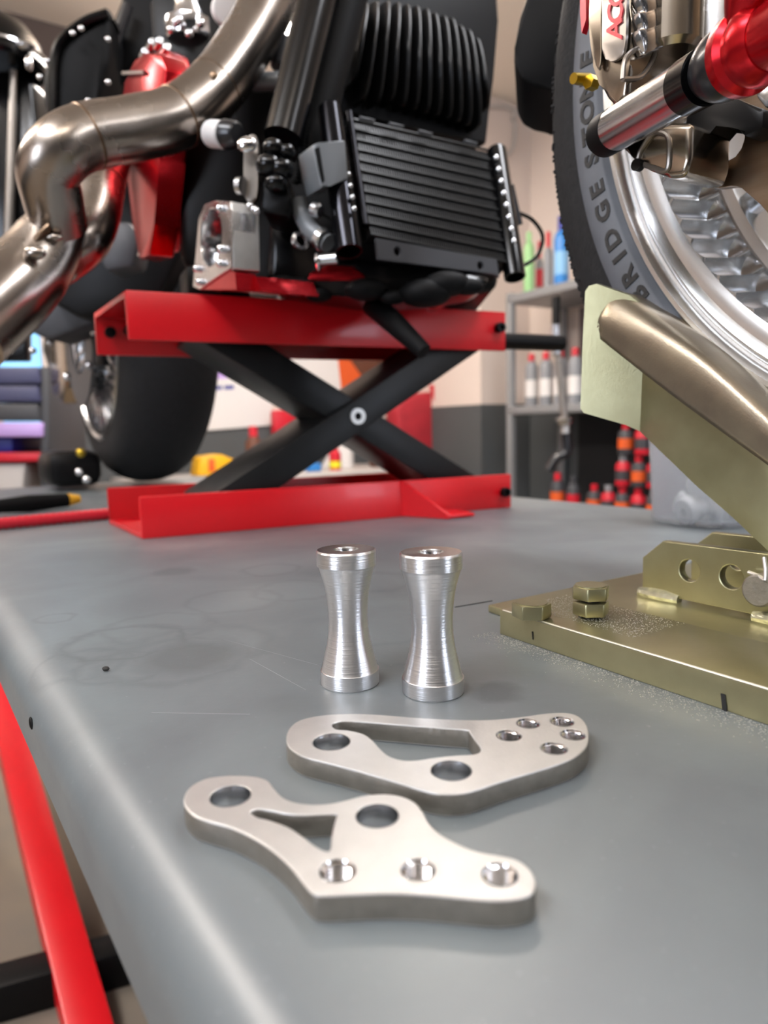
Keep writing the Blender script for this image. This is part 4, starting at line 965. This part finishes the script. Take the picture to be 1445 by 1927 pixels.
for row, (zz_, xs_) in enumerate(((-.29, (1120, 1147, 1174, 1204, 1234)), (-.158, (1174, 1204, 1234)), (-.026, (1178, 1210)))):
    for i, px in enumerate(xs_):
        ordn = ['first', 'second', 'third', 'fourth', 'fifth'][i]; rn_ = ['bottom', 'middle', 'top'][row]
        bottle(px, zz_, ns-.05, .062, .130, ['dkgrey', 'redp'][(i+row) % 2], ['redp', 'greyb', 'redp'][(i+row) % 3], 'red and black oil can, %s from the left in the %s row of the stack' % (ordn, rn_), 'oil can', lab_m=['orange', 'dkgrey'][(i+row) % 2], cap=.22, group='red and black oil cans on the rack')
# hanging dispensing gun in front of the rack
t = thing('grease_gun', 'silver and black grease gun hanging in front of the rack', 'grease gun', Yp(1062, 800, 2.6))
MB().cyl(Yp(1045, 610, 2.6), Yp(1048, 668, 2.6), .018, None, 16, .004).build('head', 'chrome_soft', t)
MB().cyl(Yp(1050, 668, 2.6), Yp(1062, 790, 2.6), .014, None, 16).build('barrel', 'caliper_grey', t)
MB().cyl(Yp(1061, 786, 2.6), Yp(1062, 800, 2.6), .032, .028, 20, .004).build('collar', 'chrome_soft', t)
MB().cyl(Yp(1063, 800, 2.6), Yp(1064, 815, 2.6), .016, None, 16).build('nozzle', 'steel', t)
MB().tube([Yp(1064, 815, 2.6), Yp(1066, 850, 2.6), Yp(1048, 862, 2.6), Yp(1032, 885, 2.6)], .018, 12).build('hose', 'rubber', t)
MB().cyl(Yp(1047, 560, 2.62), Yp(1046, 610, 2.6), .016, None, 12).build('hook', 'black_matt', t)
# cable looping over the far wall
cpts = [(916, 202), (950, 200), (967, 215), (968, 255), (962, 285), (945, 300)]
mb = MB(); mb.tube([pl(x, y, D*(pd-.012), D) for x, y in ((905, 202), (945, 200), (966, 208), (970, 240), (964, 280), (940, 300), (915, 308))], .010, 10)
tag(mb.build('wall_cable', 'pale'), 'pale cable looping across the white wall beside the mudguard', 'cable')
mb = MB(); mb.tube([pl(x, y, D*(pd-.02), D) for x, y in ((966, 225), (985, 195), (1010, 188), (1030, 200), (1042, 215))], .014, 10)
tag(mb.build('wall_cable', 'pale'), 'thicker pale cable arching on the wall toward the tyre', 'cable')
# --- bench along the far wall and what stands on it
bz = -.10
bn0, bn1 = .72, pn-.08
wbch = thing('workbench', 'pale topped workbench along the far wall behind the jack', 'workbench', P(RD1-.3, (bn0+bn1)/2, FZ))
MB().box(P(RD1-.32, (bn0+bn1)/2, bz-.02), (.62, bn1-bn0, .04), D, N, Z, .004).build('worktop', 'pale', wbch)
for nn in (bn0+.05, bn1-.05):
    for dd in (RD1-.58, RD1-.06): MB().box(P(dd, nn, (FZ+bz-.04)/2), (.05, .05, bz-.04-FZ), D, N, Z, .003).build('leg', 'dkgrey', wbch)
def onbench(px, dd=.30):
    r = ray(px, 850); t = (RD1-dd-O.dot(D))/r.dot(D); p = O+r*t; return V((p.x, p.y, bz+.001))
p = onbench(404); t = thing('tool_case', 'yellow tool case on the far bench seen below the jack arm', 'case', p)
MB().prism([p+N*-.09, p+N*.10, p+N*.10+Z*.07, p+N*.03+Z*.10, p+N*-.07+Z*.09], D*.12, .01).build('body', 'yellow', t); MB().box(p-D*.004+Z*.05+N*-.02, (.006, .03, .06), D, N, Z, .002).build('latch', 'orange', t)
def bbottle(px, w, h, mb_, mc_, label, dd=.3, lab=None):
    p = onbench(px, dd); t = thing('bottle', label, 'bottle', p); r = w/2
    MB().lathe([(0, 0), (r, 0), (r, h*.65), (r*.5, h*.78), (0, h*.78)], p, Z, 24).build('body', mb_, t); MB().lathe([(0, h*.78), (r*.55, h*.78), (r*.5, h), (0, h)], p, Z, 20).build('cap', mc_, t)
    if lab: MB().lathe([(r*1.01, h*.1), (r*1.01, h*.35)], p, Z, 24).build('label_band', lab, t)
bbottle(650, .085, .21, 'white', 'white', 'white bottle on the far bench right of the jack pivot')
bbottle(630, .06, .13, 'redp', 'redp', 'small red bottle with yellow band on the far bench', .45, 'yellow2')
bbottle(478, .08, .23, 'brown', 'redp', 'brown bottle with red cap between the jack arms')
p = onbench(588, .45); o = MB().box(p+Z*.02, (.05, .07, .04), D, N, Z, .006).build('small_box', 'blue'); rebase(o, p); tag(o, 'small blue box on the far bench beneath the jack pivot', 'box')
p = onbench(715, .4); o = MB().box(p+Z*.025, (.08, .10, .05), D, N, Z, .012).build('small_box', 'brown'); rebase(o, p); tag(o, 'brown box on the far bench behind the right jack arm', 'box')
p = onbench(610, .2); o = MB().prism([p, p+N*.07, p+N*.09+Z*.06, p+N*.05+Z*.07], D*.05, .004).build('folded_cloth', 'white'); rebase(o, p); tag(o, 'white folded cloth on the bench under the jack crossing', 'cloth')
# --- posters on the far wall
def poster(pxs, m, name, label, off=.012):
    q = [pl(x, y, D*(RD1-off), D) for x, y in pxs]; t = thing(name, label, 'poster', q[3]); MB().prism(q, D*.008).build('sheet', m, t); return t
t = poster(((365, 690), (512, 690), (512, 800), (365, 812)), 'white', 'wall_poster', 'white poster with blue print between tyre and jack arm')
for x0, x1, y, h in ((385, 400, 728, 7), (404, 418, 727, 7), (422, 440, 726, 7)):
    MB().prism([pl(x, yy, D*(RD1-.0135), D) for x, yy in ((x0, y), (x1, y-1), (x1, y+h-1), (x0, y+h))], D*.001).build('print_mark', 'navy', t)
MB().prism([pl(x, yy, D*(RD1-.0135), D) for x, yy in ((380, 690), (440, 690), (440, 712), (380, 714))], D*.001).build('print_band', 'lilac', t)
t = poster(((535, 640), (742, 640), (742, 760), (535, 770)), 'white', 'wall_poster', 'white and orange poster above the jack crossing')
MB().prism([pl(x, yy, D*(RD1-.0135), D) for x, yy in ((632, 640), (742, 640), (742, 755), (645, 760))], D*.001).build('orange_print', 'orange', t)
MB().prism([pl(x, yy, D*(RD1-.0145), D) for x, yy in ((655, 672), (742, 672), (742, 730), (690, 722))], D*.001).build('brown_print', 'brown', t)
# --- red bag hanging by the pillar, red jerrycan
p = pl(805, 860, D*(RD1-.35), D)
def RB(px, py, dd=.35): return pl(px, py, D*(RD1-dd), D)
t = thing('tool_bag', 'red nylon bag with dark straps hanging behind the jack', 'bag', RB(800, 862))
MB().prism([RB(x, y) for x, y in ((745, 770), (760, 752), (800, 738), (850, 735), (862, 760), (868, 850), (850, 868), (760, 862))], D*.12, .02, 3).build('body', 'redcloth', t)
for a, b in (((812, 725), (850, 855)), ((845, 728), (862, 850))): MB().box((RB(*a, .37)+RB(*b, .37))/2, ((RB(*a)-RB(*b)).length, .012, .035), (RB(*b)-RB(*a)).normalized(), D, N, .004).build('strap', 'redp', t)
MB().box(RB(838, 800, .36), (.19, .01, .02), (RB(850, 860)-RB(825, 740)).normalized(), D, N, .003).build('buckle_strap', 'black_matt', t)
p = RB(535, 800, .1); o = MB().box(p, (.06, .14, .16), D, N, Z, .015).build('storage_box', 'redp'); tag(o, 'dark red box on the bench beside the white poster', 'box'); rebase(o, p-Z*.08)
o = MB().prism([RB(x, y, .12) for x, y in ((852, 690), (893, 676), (893, 766), (862, 768))], D*.02).build('cardboard_sheet', 'greyb'); tag(o, 'grey board leaning at the pillar behind the jack', 'board'); rebase(o, RB(880, 768, .12))
# --- left: tool trolley with drawers and blue bins
lw = 2.35
t = thing('tool_trolley', 'dark blue grey tool trolley with lilac edged shelf at far left', 'trolley', Yp(20, 960, lw))
def LB(px, py, y=lw): return Yp(px, py, y)
for (y0, y1, m_) in ((690, 722, 'blueback'), (726, 756, 'blueback'), (760, 792, 'dkgrey')):
    MB().prism([LB(x, y) for x, y in ((-60, y0), (70, y0), (76, y1), (-60, y1))], V((0, .3, 0)), .006).build('drawer', m_, t)
MB().prism([LB(x, y) for x, y in ((-60, 795), (80, 795), (80, 822), (-60, 822))], V((0, .35, 0)), .005).build('tray', 'lilac', t)
MB().prism([LB(x, y, lw+.02) for x, y in ((-60, 852), (82, 852), (80, 868), (-60, 870))], V((0, .35, 0)), .004).build('shelf', 'redp', t)
MB().prism([LB(x, y, lw+.01) for x, y in ((76, 690), (92, 690), (92, 960), (76, 960))], V((0, .3, 0)), .004).build('side_post', 'dkgrey', t)
MB().prism([LB(x, y, lw+.04) for x, y in ((-60, 872), (48, 872), (40, 960), (-60, 960))], V((0, .3, 0)), .01).build('lower_panel', 'pale', t)
o = MB().prism([LB(x, y, lw+.05) for x, y in ((-40, 822), (24, 822), (24, 851), (-40, 851))], V((0, .25, 0)), .008).build('storage_bin', 'navy'); tag(o, 'deep blue storage bin on the red shelf of the trolley', 'bin'); rebase(o, LB(0, 851, lw+.05))
o = MB().prism([LB(x, y, lw+.3) for x, y in ((-60, 560), (48, 560), (50, 680), (-60, 680))], V((0, .05, 0)), .01).build('display_screen', 'black_gloss'); tag(o, 'dark panel standing on the trolley under the exhaust', 'screen'); rebase(o, LB(0, 680, lw+.3))

for o in bpy.data.objects:
    if '_org' in o: del o['_org']
